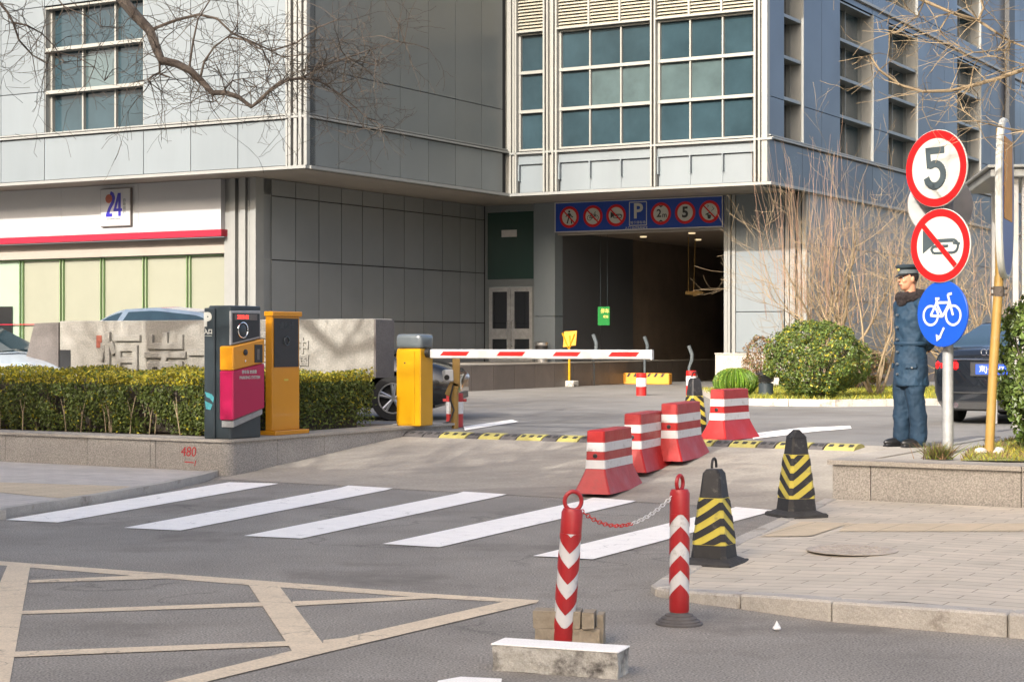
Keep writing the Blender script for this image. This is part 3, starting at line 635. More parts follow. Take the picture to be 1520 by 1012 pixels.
# ---- lower storey: shop front left
b = MB(); fx1 = on_y(328, YL - .2); 
fz0, fz1 = 3.93, ZS - .005
for i in range(12):
    x0 = fx1 - (i + 1) * 2.35; b.box(x0 + .003, x0 + 2.347, YL - .2, YL - .02, fz0, fz1)
b.build('fascia', 'fascia_white', bld, smooth=False)
b = MB(); b.box(-33, fx1 + .06, YL - .27, YL - .02, 3.78, 3.925); b.build('fascia_band', 'fascia_red', bld, smooth=False)
b = MB(); b.box(-33, fx1 + .08, YL + .1, YL + .3, 3.6, 3.775); b.box(-33, fx1 + .08, YL - .02, YL + .3, 3.42, 3.6); b.build('shopfront_beam', 'soffit', bld, smooth=False)
bpx = [-230, -160, -95, -30, 34, 94, 154, 217, 282, 331]; sx = [on_y(p, YL + .15) for p in bpx]
b = MB(); b.box(-33, sx[4], YL + .15, YL + .2, .34, 3.41, 1); b.box(sx[4] + .001, sx[-1] + .1, YL + .15, YL + .2, .34, 3.41); b.build('blinds', ['blind', 'blind_pale'], bld, smooth=False)
b = MB()
for x in sx[:-1]:
    b.box(x - .052, x - .042, YL + .08, YL + .145, .34, 3.4); b.box(x + .042, x + .052, YL + .08, YL + .145, .34, 3.4)
b.box(-33, sx[-1], YL + .12, YL + .145, 3.37, 3.405)
b.build('glazing_fins', 'green_frame', bld, smooth=False)
x0, x1 = on_y(-70, YL + .1), on_y(17, YL + .1); b = MB(); b.box(x0, x1, YL + .1, YL + .14, .5, 2.32); b.build('window_panel', 'glass_dark', bld, smooth=False)
b = MB(); b.box(x0, sx[4] + 5, YL + .08, YL + .098, 1.88, 1.9); b.build('red_stripe', 'fascia_red', bld, smooth=False)
# pilaster at lower corner (fluted)
b = MB(); pa, pb_ = on_y(335, YL), XL
for (a, c, d) in [(0, .16, 0), (.2, .36, .05), (.42, .50, .0), (.53, .68, .08), (.7, .76, .02), (.8, .93, .06), (.94, 1, .1)]:
    b.box(pa + (pb_ - pa) * a, pa + (pb_ - pa) * c, YL - d - .05, YL + .4, .34, ZS)
b.box(pa, XL - .06, YL + .02, YL + .4, .34, ZS - .004, 0); b.build('pilaster', 'panel_trim', bld, smooth=False)
# B' wall
b = MB(); cl = [YL + .12] + [on_x(p, XL) for p in (403, 439, 473.5, 507, 538, 569, 600, 629, 657, 683, 706)] + [YC]
panels(b, XL, 'x', 1, cl, [.9, 1.97, 3.27, 4.66, ZS], g=.012); b.build('undercroft_panels', 'panel_low', bld, smooth=False)
b = MB(); b.box(XL - .3, XL - .051, YL + .41, YC + .3, .3, ZS); b.build('undercroft_core', 'backing', bld, smooth=False)
# terrace with granite facing
b = MB(); y = YL + 1.5
while y < YC + 9: b.box(-6.42, -6.35, y + .004, y + .99, .3, .93); y += 1.0
b.build('terrace_facing', 'granite_dark', bld, smooth=False)
b = MB(); b.box(XL, -6.33, YL + 1.5, YC + 9, .932, .96); b.box(XL, -6.43, YL + 1.45, YC, .3, .93); b.build('terrace_slab', 'granite_cap', bld, smooth=False)
# doors
t0, xd1 = XL + .02, -7.42
b = MB(); TZ = .962
b.box(t0, xd1, YC, YC + .1, 2.9, 3.1); b.box(t0, t0 + .1, YC, YC + .1, TZ, 2.899); b.box(xd1 - .1, xd1, YC, YC + .1, TZ, 2.899); b.box(t0, xd1, YC, YC + .1, 4.85, ZS + .0); b.box(t0, t0 + .06, YC, YC + .1, 3.101, 4.849); b.box(xd1 - .06, xd1, YC, YC + .1, 3.101, 4.849); b.build('door_surround', 'panel_grey', bld, smooth=False)
b = MB(); b.box(t0 + .06, xd1 - .06, YC + .04, YC + .06, 3.1, 4.85); b.build('transom_window', 'glass_green', bld, smooth=False)
b = MB(); b.box(-8.45, -8.0, YC + .02, YC + .035, 4.2, 4.38); b.build('door_number_plate', 'sign_back', bld, smooth=False)
md = (t0 + xd1) / 2
for s in (0, 1):
    xa, xb = (t0 + .105, md - .008) if s == 0 else (md + .008, xd1 - .105)
    b = MB(); b.box(xa, xa + .1, YC + .02, YC + .07, TZ + .01, 2.89); b.box(xb - .1, xb, YC + .02, YC + .07, TZ + .01, 2.89); b.box(xa + .101, xb - .101, YC + .02, YC + .07, 2.78, 2.89); b.box(xa + .101, xb - .101, YC + .02, YC + .07, 1.55, 1.82); b.box(xa + .101, xb - .101, YC + .02, YC + .07, TZ + .01, 1.12)
    d_ = b.build('door', 'galv', bld, smooth=False)
    b = MB(); b.box(xa + .1, xb - .1, YC + .04, YC + .05, 1.12, 2.78); b.build('door_glass', 'glass_dark', d_, smooth=False)
    b = MB(); hx = xb - .05 if s == 0 else xa + .05; b.tube([(hx, YC + .02, 1.35), (hx, YC - .06, 1.38), (hx, YC - .06, 2.0), (hx, YC + .02, 2.03)], .017, 8); b.build('door_handle', 'chrome', d_)
# pillar left of opening, jamb, right panels
xo0, xo1 = on_y(827, YC), on_y(1076, YC)
b = MB(); b.box(xd1 + .01, xo0, YC - .12, YC + .3, .96, 2.12); b.box(xd1 + .01, xo0, YC - .12, YC + .3, 2.14, ZS)
b.build('entrance_pillar', 'panel', bld, smooth=False); b = MB()
x2, x3 = on_y(1093, YC), on_y(1165, YC)
for z0, z1 in ((1.23, 2.19), (2.21, ZS)): b.box(x2 + .01, x3 - .01, YC - .04, YC + .2, z0, z1)
b.build('entrance_panels', 'panel', bld, smooth=False)
b = MB()
for a, c, d in ((0, .3, .02), (.38, .6, .06), (.7, 1, .03)): b.box(xo1 + (x2 - xo1) * a, xo1 + (x2 - xo1) * c, YC - d - .04, YC + .25, 1.2, ZS)
for a, c, d in ((0.02, .2, .02), (.28, .5, .08), (.6, .72, .02), (.8, 1, .05)): b.box(x3 + (-.05 - x3) * a, x3 + (-.05 - x3) * c, YC - d, YC + .25, 1.2, ZS)
b.box(xo1, -.06, YC + .251, YC + .4, .4, ZS); b.build('jamb', 'panel_trim', bld, smooth=False)
b = MB(); x = on_y(1064, YC)
while x < -.1: e = min(x + .9, 0); b.box(x + .004, e - .004, YC - .1, YC + .2, .3, 1.18); x = e
b.box(on_y(1064, YC), 0.01, YC - .13, YC + .2, 1.181, 1.21); b.build('granite_base', 'granite', bld, smooth=False)
# lintel behind the sign board
b = MB(); b.box(xo0, xo1, YC + .02, YC + .3, 4.2, ZS); b.build('lintel', 'soffit', bld, smooth=False)
# D' lower wall
b = MB(); cdl = [YC + .1 + 1.3 * i for i in range(36)]; panels(b, -.03, 'x', 1, cdl, [1.2, 2.5, 3.8, ZS]); b.build('lower_side_panels', 'panel_low', bld, smooth=False)
b = MB(); b.box(-.4, -.085, YC + .41, 49, .3, ZS); b.box(-.08, .03, YC + .25, 49, .3, 1.18); b.build('lower_side_core', 'granite_dark', bld, smooth=False)
# ---- garage interior
GY = YC + 13
b = MB(); b.box(xo0 - .12, xo0, YC + .31, YC + 2.4, .96, 4.6); b.box(xo0 - .1, xo0 + .0, YC + 2.42, YC + 4.4, .96, 4.6); b.build('garage_side_panels', 'garage_panel', bld, smooth=False)
b = MB(); b.box(xo0 - .3, xo0 - .13, YC + .31, GY, .3, 4.6); b.box(xo1 + .01, xo1 + .2, YC + .41, GY, .3, 4.6); b.box(xo0 - .3, xo1 + .2, GY, GY + .2, .3, 4.6); b.box(xo0 - .3, xo1 + .2, YC + .31, GY, 4.3, 4.5)
b.build('garage_walls', 'garage_wall', bld, smooth=False)
for px, py in ((955, 350), (1027, 347), (1036, 358)):
    y = YC + (3 if py != 347 else 2.2) + (2 if py == 358 else 0); x = on_y(px, y); b = MB(); b.lathe([(.09, 0), (.09, -.03), (.07, -.035), (.02, -.035)], 16, c=(x, y, 4.299)); b.build('downlight', 'downlight', bld)
b = MB()   # amber arrow shape on rods, added in place of golden reflection glints
x = on_y(1022, YC + 4); b.tube([(x, YC + 4, 4.3), (x, YC + 4, 2.75)], .012, 6); b.tube([(x + .2, YC + 4, 4.3), (x + .15, YC + 4, 2.75)], .012, 6)
b.prism([(x - .08, 2.75), (x + .15, 2.75), (x + .15, 2.7), (x + .5, 2.79), (x + .15, 2.88), (x + .15, 2.84), (x - .08, 2.84)], YC + 3.98, YC + 4.02, 'y'); b.build('reflection_arrow', 'pole_yellow', bld, smooth=False)
# ---- entrance sign board
bw = xo1 - xo0; sb = thing('entrance_sign_board', 'blue board of round traffic signs over the garage entrance', 'sign', W(0, 0, 0)); 
sb.location = (K[0] + c30 * xo0 + s30 * (YC - .12), K[1] - s30 * xo0 + c30 * (YC - .12), 4.26); sb.rotation_euler = (0, 0, R(-30))
bh = .76
b = MB(); b.box(0, bw, 0, .1, 0, bh, 0, .004); b.build('board', 'board_blue', sb, smooth=False)
b = MB(); e = .02
for x0, x1, z0, z1 in ((.0, bw, 0, e), (0, bw, bh - e, bh), (0, e, e, bh - e), (bw - e, bw, e, bh - e)): b.box(x0 - .003, x1 + .003, -.012, -.001, z0 - .001, z1 + .001)
b.build('board_edge', 'sign_back', sb, smooth=False)
def bike(g, cx, cz, k, w_, m=None):
    g.ring((cx - .30 * k, cz - .12 * k), .17 * k, .17 * k + w_, m); g.ring((cx + .30 * k, cz - .12 * k), .17 * k, .17 * k + w_, m)
    for a, c in (((-.3, -.12), (-.14, .14)), ((-.14, .14), (.18, .14)), ((-.14, .12), (.02, -.14)), ((.02, -.14), (.2, .12)), ((.3, -.12), (.16, .3)), ((.16, .3), (.27, .32)), ((-.17, .22), (-.06, .22)), ((-.3, -.12), (.02, -.14)), ((-.14, .14), (-.12, .22))):
        g.line((cx + a[0] * k, cz + a[1] * k), (cx + c[0] * k, cz + c[1] * k), w_ * 1.1, m)
def horn(g, cx, cz, k, m=None):
    g.poly([(cx - .40 * k, cz + .26 * k), (cx - .40 * k, cz - .18 * k), (cx - .12 * k, cz + .0 * k), (cx - .12 * k, cz + .08 * k)], m)
    g.line((cx - .16 * k, cz + .04 * k), (cx + .3 * k, cz + .04 * k), .05 * k, m); g.line((cx + .3 * k, cz - .0 * k), (cx + .46 * k, cz - .02 * k), .05 * k, m)
    for z in (.06, -.18): g.line((cx - .1 * k if z > 0 else cx - .14 * k, cz + z * k), (cx + .3 * k, cz + z * k), .045 * k, m)
    for c_ in (.3, -.14):
        sgn = 1 if c_ > 0 else -1; pts = [(cx + c_ * k + sgn * .12 * k * math.sin(t), cz - .06 * k + .12 * k * math.cos(t)) for t in [PI * i / 8 for i in range(9)]]
        if c_ > 0: g.path(pts, .045 * k, m)
    g.path([(cx - .14 * k, cz - .05 * k), (cx - .19 * k, cz - .11 * k), (cx - .14 * k, cz - .18 * k)], .045 * k, m); g.line((cx - .14 * k, cz - .05 * k), (cx + .2 * k, cz - .05 * k), .04 * k, m)
cxs = [on_y(p, YC - .12) - xo0 for p in (845, 880, 914.5, 947, 981, 1017, 1053)]
for i, cx in enumerate(cxs):
    cz = .38; b = MB()
    if i == 3:
        g = Glyph(b, -.001); rr = .235
        for a, c in (((-rr, -.27), (rr, -.27)), ((-rr, .31), (rr, .31)), ((-rr, -.27), (-rr, .31)), ((rr, -.27), (rr, .31))): g.line((cx + a[0], cz + a[1]), (cx + c[0], cz + c[1]), .02)
        put_text(b, 'P', .52, (cx, -.004, cz + .07), bold=.012); put_text(b, '地下停车场', .085, (cx, -.004, cz - .205)); put_text(b, '入口 ENTRANCE', .085, (cx - .05, -.004, cz - .335), depth=.002)
        b.build('parking_panel', 'sign_white', sb, smooth=False); continue
    g = Glyph(b, -.001); g.disc((cx, cz), .275, 0, 40); g.disc((cx, cz), .205, 1, 40)
    if i == 0:
        g.disc((cx + .0, cz + .14), .03, 2); g.line((cx, cz + .1), (cx, cz - .02), .07, 2); g.path([(cx - .01, cz), (cx - .06, cz - .16)], .035, 2); g.path([(cx + .01, cz), (cx + .06, cz - .07), (cx + .07, cz - .17)], .035, 2); g.path([(cx - .02, cz + .09), (cx - .1, cz + .01)], .025, 2); g.path([(cx + .02, cz + .09), (cx + .08, cz), (cx + .11, cz + .01)], .025, 2)
    if i == 1: bike(g, cx, cz, .32, .014, 2)
    if i == 2: horn(g, cx, cz, .38, 2)
    if i == 4: put_text(b, '2', .27, (cx - .05, -.004, cz), 2, bold=.006); put_text(b, 'm', .17, (cx + .1, -.004, cz - .04), 2, bold=.004); g.poly([(cx - .07, cz + .2), (cx + .07, cz + .2), (cx, cz + .15)], 2); g.poly([(cx - .07, cz - .2), (cx, cz - .15), (cx + .07, cz - .2)], 2)
    if i == 5: put_text(b, '5', .36, (cx, -.004, cz), 2, bold=.012)
    if i == 6: g.line((cx - .1, cz - .07), (cx + .02, cz - .02), .03, 2); g.poly([(cx - .04, cz - .17), (cx + .03, cz - .17), (cx + .05, cz - .08), (cx - .06, cz - .06)], 2); g.path([(cx + .05, cz + .02), (cx + .12, cz + .06), (cx + .08, cz + .12)], .012, 2); g.path([(cx - .05, cz + .1), (cx - .02, cz + .15), (cx - .07, cz + .16)], .012, 2)
    if i in (0, 1, 2, 6): g.y -= .003; g.line((cx - .15, cz + .15), (cx + .15, cz - .15), .035, 0)
    b.build('round_sign', ['sign_red', 'sign_white', 'sign_black'], sb, smooth=False)
# ---- 24 hour sign
x0, x1 = on_y(149, YL - .27), on_y(194, YL - .27)
ls = thing('bank_sign', 'white 24 hour banking sign with blue numerals and red ball on the shop fascia', 'sign'); xm = (x0 + x1) / 2
ls.location = (K[0] + c30 * xm + s30 * (YL - .27), K[1] - s30 * xm + c30 * (YL - .27), 4.08); ls.rotation_euler = (0, 0, R(-30)); hw = (x1 - x0) / 2
b = MB(); b.box(-hw, hw, 0, .068, 0, .86, 0, .006); b.build('sign_box', 'stone_brown', ls, smooth=False)
b = MB(); b.box(-hw + .018, hw - .018, -.006, -.001, .018, .842); b.build('sign_face', 'fascia_white', ls, smooth=False)
b = MB(); g = Glyph(b, -.007); k = .86
z0 = .27
g.path([(-.15, z0 + .49), (-.08, z0 + .46), (-.045, z0 + .38), (-.07, z0 + .28), (-.17, z0 + .14), (-.23, z0 + .0)], .085); g.line((-.275, z0 - .01), (-.09, z0 - .01), .07)
g.poly([(-.055, z0 + .08), (.015, z0 + .08), (.15, z0 + .48), (.08, z0 + .48)]); g.line((.13, z0 - .04), (.13, z0 + .48), .075); g.line((-.05, z0 + .1), (.205, z0 + .1), .06)
g.disc((-.19, z0 + .36), .1, 1)
put_text(b, '自\n助\n银\n行', .09, (.27, -.008, z0 + .17), 2); put_text(b, 'SELF-SERVICE BANK', .045, (-.05, -.008, z0 - .1), 2)
b.build('sign_print', ['indigo', 'seal', 'sign_grey'], ls, smooth=False)
# ================================================================ machines on the island
def at_uv(px, Y, z): return ((px - CX) / F * Y, Y, z)
AX = R(-30)
t = thing('ticket_machine', 'tall dark parking ticket machine with yellow and magenta front and white P', 'ticket machine', at_uv(342, 19.6, IZ), AX)
b = MB(); b.box(-.31, 0, 0, .54, 0, 1.47, 0, .012); b.box(-.345, -.2, -.035, .42, 0, 1.445, 0, .01); b.build('housing', 'dark_metal', t)
b = MB(); fr = lambda z0a, z0b, z1a, z1b: [(-.03, z0a), (.50, z0b), (.50, z1b), (-.03, z1a)]
b.prism(fr(1.03, 1.11, 1.41, 1.42), .002, .03, 'x', 0, .008); b.build('screen_frame', 'galv', t)
b = MB(); b.prism([(.0, 1.06), (.47, 1.135), (.47, 1.385), (0, 1.385)], .031, .036, 'x'); b.build('screen_panel', 'black', t)
b = MB(); b.prism([(.03, 1.31), (.42, 1.31), (.42, 1.375), (.03, 1.375)], .037, .041, 'x', 1); put_text(b, '2018-01', .06, (.043, .17, 1.342), face='+x', depth=.003); b.build('led_display', ['led_red', 'stone_brown'], t)
b = MB(); b.torus((.04, .17, 1.2), .085, .007, 'x', 28, 6, sz=1.0); b.build('speaker_ring', 'chrome', t)
b = MB(); b.lathe([(.06, 0), (.05, .004), (.01, .004)], 20, c=(.037, .17, 1.2), ax='x'); b.build('speaker', 'dark_metal', t)
def wrap(b, z0a, z0b, z1a, z1b, m=0):
    b.prism([(-.045, z0a), (.52, z0b), (.52, z1b), (-.045, z1a)], -.12, .07, 'x', m, .012)
b = MB(); wrap(b, .755, .835, 1.02, 1.105); b.build('yellow_panel', 'amber', t)
b = MB(); wrap(b, .21, .33, .75, .83); b.build('magenta_panel', 'magenta', t)
b = MB(); put_text(b, '停车场 欢迎您', .042, (.073, .24, .735), face='+x', depth=.002, bold=.001); put_text(b, 'PARKING SYSTEM', .046, (.073, .25, .675), face='+x', depth=.002, bold=.001)
b.T = Matrix.Identity(4); b.build('lettering', 'sign_white', t, smooth=False)
b = MB(); b.lathe([(.034, 0), (.034, .01), (.026, .014), (.005, .014)], 18, c=(.071, .17, .955), ax='x'); b.build('button', 'black', t)
b = MB(); b.lathe([(.012, 0), (.012, .004), (.002, .004)], 12, c=(.071, .17, .86), ax='x'); b.build('keyhole', 'chrome', t)
b = MB(); b.box(.071, .078, .33, .47, .84, 1.04, 0, .002); b.box(.0785, .083, .37, .41, .87, .99, 1); b.build('card_slot', ['black', 'stone_brown'], t)
b = MB(); b.prism([(-.02, .13), (.5, .26), (.5, .325), (-.02, .205)], -.11, .055, 'x', 0, .006); b.build('chin', 'galv', t)
b = MB(); put_text(b, 'P', .2, (-.29, -.04, 1.31), depth=.004, bold=.012); put_text(b, '入口', .06, (-.28, -.04, 1.18), depth=.004, bold=.003); b.box(-.335, -.23, -.039, -.0365, 1.135, 1.14); b.build('parking_letter', 'sign_white', t, smooth=False)
b = MB(); 
for q in ([(-.33, .52), (-.25, .50), (-.22, .44), (-.3, .46)], [(-.33, .42), (-.22, .38), (-.25, .32), (-.31, .33)], [(-.24, .5), (-.2, .46), (-.21, .40), (-.25, .44)]): b.prism(q, -.0385, -.0365, 'y')
b.build('printed_mark', 'turquoise', t, smooth=False)
t = thing('card_reader_column', 'plain orange yellow card reader column with black screen between ticket machine and barrier', 'card reader', at_uv(404, 20.45, IZ), AX)
b = MB(); b.box(-.10, 0, 0, .52, .05, 1.36, 0, .006); b.build('column', 'amber', t)
b = MB(); b.box(-.11, .02, -.015, .55, 1.362, 1.42, 0, .008); b.build('cap', 'amber', t)
b = MB(); b.box(-.17, .07, -.03, .62, 0, .05, 0, .006); b.build('foot_plate', 'amber', t)
b = MB(); b.box(.001, .008, .03, .49, .78, 1.34); b.build('screen', 'black', t)
b = MB(); b.torus((.012, .26, 1.08), .05, .008, 'x', 16, 6); put_text(b, '请刷卡', .1, (.009, .26, 1.25), face='+x'); b.build('reader_print', 'dark_metal', t)
b = MB(); b.box(.001, .005, .22, .3, .62, .64); b.build('badge', 'cone_yellow', t)
# barrier gate
t = thing('barrier_gate', 'bright yellow barrier cabinet with grey cap and lowered red and white arm', 'barrier', at_uv(624, 22.6, IZ), AX)
b = MB(); b.box(-.36, 0, 0, .3, 0, .98, 0, .012); b.build('cabinet', 'yellow', t)
b = MB(); b.box(-.355, -.085, -.008, -.001, .03, .95, 0, .002); b.build('door_panel', 'yellow', t)
b = MB(); b.box(-.375, .012, -.012, .312, .982, 1.17, 0, .05, 4); b.build('cap', 'cap_grey', t)
b = MB(); b.cyl((-.23, -.012, .80), (-.23, -.008, .80), .012, 12); b.build('lock', 'black', t)
b = MB(); b.cyl((0, .15, .93), (.06, .15, .93), .06, 16); b.build('hub', 'black', t)
b = MB(); b.box(.06, 3.16, .12, .17, .86, .975, 0, .012); a_ = b.build('barrier_arm', 'arm_white', t)
for px0, px1 in ((653, 692), (737, 775), (820, 857), (903, 944)):
    q = MB()
    def sol(p):
        r = (p - CX) / F; x0, y0 = at_uv(624, 22.6, 0)[:2]; y = .12
        return (r * (y0 + c30 * y) - x0 - s30 * y) / (c30 + s30 * r)
    x0, x1 = sol(px0), sol(px1); q.prism([(x0, .895), (x1, .895), (x1 + .05, .948), (x0 + .05, .948)], .1165, .1195, 'y'); q.build('red_stripe', 'red', a_, smooth=False)
b = MB(); b.box(3.161, 3.18, .118, .172, .858, .977); b.build('arm_tip', 'arm_white', a_, smooth=False)
# broken post cluster by the gate
t = thing('camera_post', 'short yellow post carrying a small white camera behind the barrier cabinet', 'camera post', at_uv(675, 23.6, terr(19.7)))
b = MB(); b.cyl((0, 0, 0), (0, 0, .55), .05, 14); b.box(-.03, .07, -.04, .04, .56, 1.02, 0, .008); b.obox((-.03, 0, .52), (.14, .08, .2), m=0, bev=.01, ry=.4); b.build('post', 'pole_yellow', t)
b = MB(); b.obox((-.09, -.03, .70), (.12, .14, .16), rz=.3, bev=.012, rx=-.1); b.build('camera', 'arm_white', t)
b = MB(); b.cyl((-.1, -.11, .685), (-.1, -.135, .68), .035, 14); b.build('lens', 'black', t)
b = MB(); b.tube([(-.02, -.05, .58), (-.06, -.08, .4), (-.01, -.07, .25), (-.06, -.1, .1), (-.3, -.1, .03), (-.5, -.05, .02)], .012, 6); b.build('cable', 'black', t)
def bollard(px, py, Y, h, r, label, bands, top=.004):
    p = at_uv(px, Y, terr(toUV((px - CX) / F * Y, Y)[1])); t = thing('bollard', label, 'bollard', p, group='red and white bollards')
    z = 0
    for k, (f, m) in enumerate(bands):
        b = MB(); z1 = z + h * f; b.lathe([(r, z), (r, z1 - (.01 if k == len(bands) - 1 else 0)), (r - (.012 if k == len(bands) - 1 else 0), z1), (.005, z1)] if k == len(bands) - 1 else [(r, z), (r, z1)], 24)
        b.build('red_band' if m == 'red_plastic' else 'white_band', m, t); z = z1
    return t
tb = bollard(675, 628, 24.0, .46, .115, 'battered red and white bollard tied to the yellow camera post', [(.4, 'red_faded'), (.35, 'white_band'), (.25, 'red_faded')])
b = MB(); b.box(-.16, .16, -.02, .02, .345, .385, 0, .005); b.build('bracket', 'red_faded', tb)
bollard(952, 588, 37.8, .48, .11, 'short red and white bollard standing alone in the forecourt left of the cone', [(.41, 'red_plastic'), (.38, 'white_band'), (.21, 'red_plastic')])
bollard(1026, 586, 38.0, .53, .11, 'short red and white bollard half hidden behind the far traffic cone', [(.4, 'red_plastic'), (.38, 'white_band'), (.22, 'red_plastic')])
# ================================================================ speed bump
t = thing('speed_bump', 'low rubber speed bump of alternating yellow and black pieces across the driveway', 'speed bump')
pts = [555, 600, 638, 662, 702, 720, 752, 776, 814, 836, 868, 886, 918, 936, 968, 990, 1015, 1038, 1066, 1090, 1131, 1158, 1208, 1230, 1277]
Vb = 19.0
for i in range(len(pts) - 1):
    us = []
    for px in (pts[i], pts[i + 1]):
        r = (px - CX) / F; us.append((r * c30 * Vb - s30 * Vb) / (c30 + r * s30))
    u0, u1 = us[0] + .01, us[1] - .01; y = i % 2 == 1 and i > 1 or i == 3
    y = i in (3, 5, 7, 9, 11, 13, 15, 17, 19, 21, 23)
    b = MB(); prof = [(Vb - .2, 0), (Vb - .14, .035), (Vb - .05, .055), (Vb + .05, .055), (Vb + .14, .035), (Vb + .2, 0)]
    b.loft([[W(u, v, terr(v) + z) for v, z in prof] for u in (u0, u1)], 0)
    n_ = max(2, int((u1 - u0) / .1))
    for k in range(n_):
        uu = u0 + (u1 - u0) * (k + .5) / n_
        b.add([W(uu + dx, v, terr(v) + z) for dx, v, z in ((-.025, Vb - .13, .043), (.025, Vb - .13, .043), (.025, Vb - .07, .058), (-.025, Vb - .07, .058))] + [W(uu + dx, v, terr(v) + z) for dx, v, z in ((-.025, Vb - .13, .03), (.025, Vb - .13, .03), (.025, Vb - .07, .045), (-.025, Vb - .07, .045))], [(0, 1, 2, 3), (0, 4, 5, 1), (1, 5, 6, 2), (2, 6, 7, 3), (3, 7, 4, 0)], 1)
    b.build('yellow_segment' if y else 'black_segment', ['bump_yellow' if y else 'rubber_grey', 'rubber'], t, smooth=False)
# ================================================================ water-filled barriers
def jersey(px, py, az, L, H, label, mats=('red_plastic', 'red_faded'), s=1):
    p = G(px, py); t = thing('traffic_barrier', label, 'barrier block', p, R(-az), 'red and white plastic barriers down the driveway')
    wt, wb, fl = .088 * s, .19 * s, .055
    def sec(z):   # half width, half length at height
        k = max(0, 1 - z / (H * .42)); k = k ** 1.15; return wt + .012 * (1 - z / H) + (wb - wt - .012) * k, L / 2 - .05 + .02 * (1 - z / H) + fl * k * 2
    zs = [(0, .22), (.22, .42), (.42, .565), (.565, .71), (.71, .85), (.85, 1.0)]
    names = ['base', 'base', 'white_band', 'red_band', 'white_band', 'top']
    b0 = MB()
    def band(b, za, zb, m, n=1, prou=0):
        rings = []
        for k in range(n + 1):
            z = za + (zb - za) * k / n; hw, hl = sec(z); hw += prou; hl += prou; c_ = .014
            rings.append([(-hw, -hl + c_, z), (-hw + c_, -hl, z), (hw - c_, -hl, z), (hw, -hl + c_, z), (hw, hl - c_, z), (hw - c_, hl, z), (-hw + c_, hl, z), (-hw, hl - c_, z)])
        b.loft(rings, m)
    b = MB(); band(b, .012, H * .40, 0, 6); b.build('base', mats[0], t)
    b = MB(); band(b, H * .40, H * .535, 0, 1, .003); b.build('white_band', 'white_band', t)
    b = MB(); band(b, H * .535, H * .67, 0, 1); b.build('red_band', mats[0], t)
    b = MB(); band(b, H * .67, H * .81, 0, 1, .003); b.build('white_band', 'white_band', t)
    b = MB(); band(b, H * .81, H * .985, 0, 1); hw, hl = sec(H)
    b.loft([[(-hw + .004, -hl + .004, H * .985), (hw - .004, -hl + .004, H * .985), (hw - .004, hl - .004, H * .985), (-hw + .004, hl - .004, H * .985)], [(-hw + .02, -hl + .02, H), (hw - .02, -hl + .02, H), (hw - .02, hl - .02, H), (-hw + .02, hl - .02, H)]], 0); b.build('top', mats[1], t)
    b = MB(); b.lathe([(.022, 0), (.022, .008), (.014, .01), (.013, .004), (.002, .004)], 14, c=(.0, -sec(H * .6)[1] - .001, H * .6), ax='y'); b.build('plug', 'black', t)
    return t
jersey(905, 728, 21, .98, .61, 'red and white plastic barrier nearest the zebra crossing, lowest of the four', ('red_faded', 'red_plastic'))
jersey(956, 697, 20, .98, .61, 'second red and white plastic barrier from the crossing, leaning against its neighbour row')
jersey(1011, 681, 22, 1.0, .62, 'third red and white plastic barrier, just in front of the far cone')
jersey(1083, 652, 34, .75, .60, 'red and white plastic barrier standing apart on the speed bump, right of the far cone')
for o_ in list(C.objects):
    if o_.get('label', '').startswith('second red and white'): o_['label'] = 'second red and white plastic barrier from the crossing, pale red flared base'
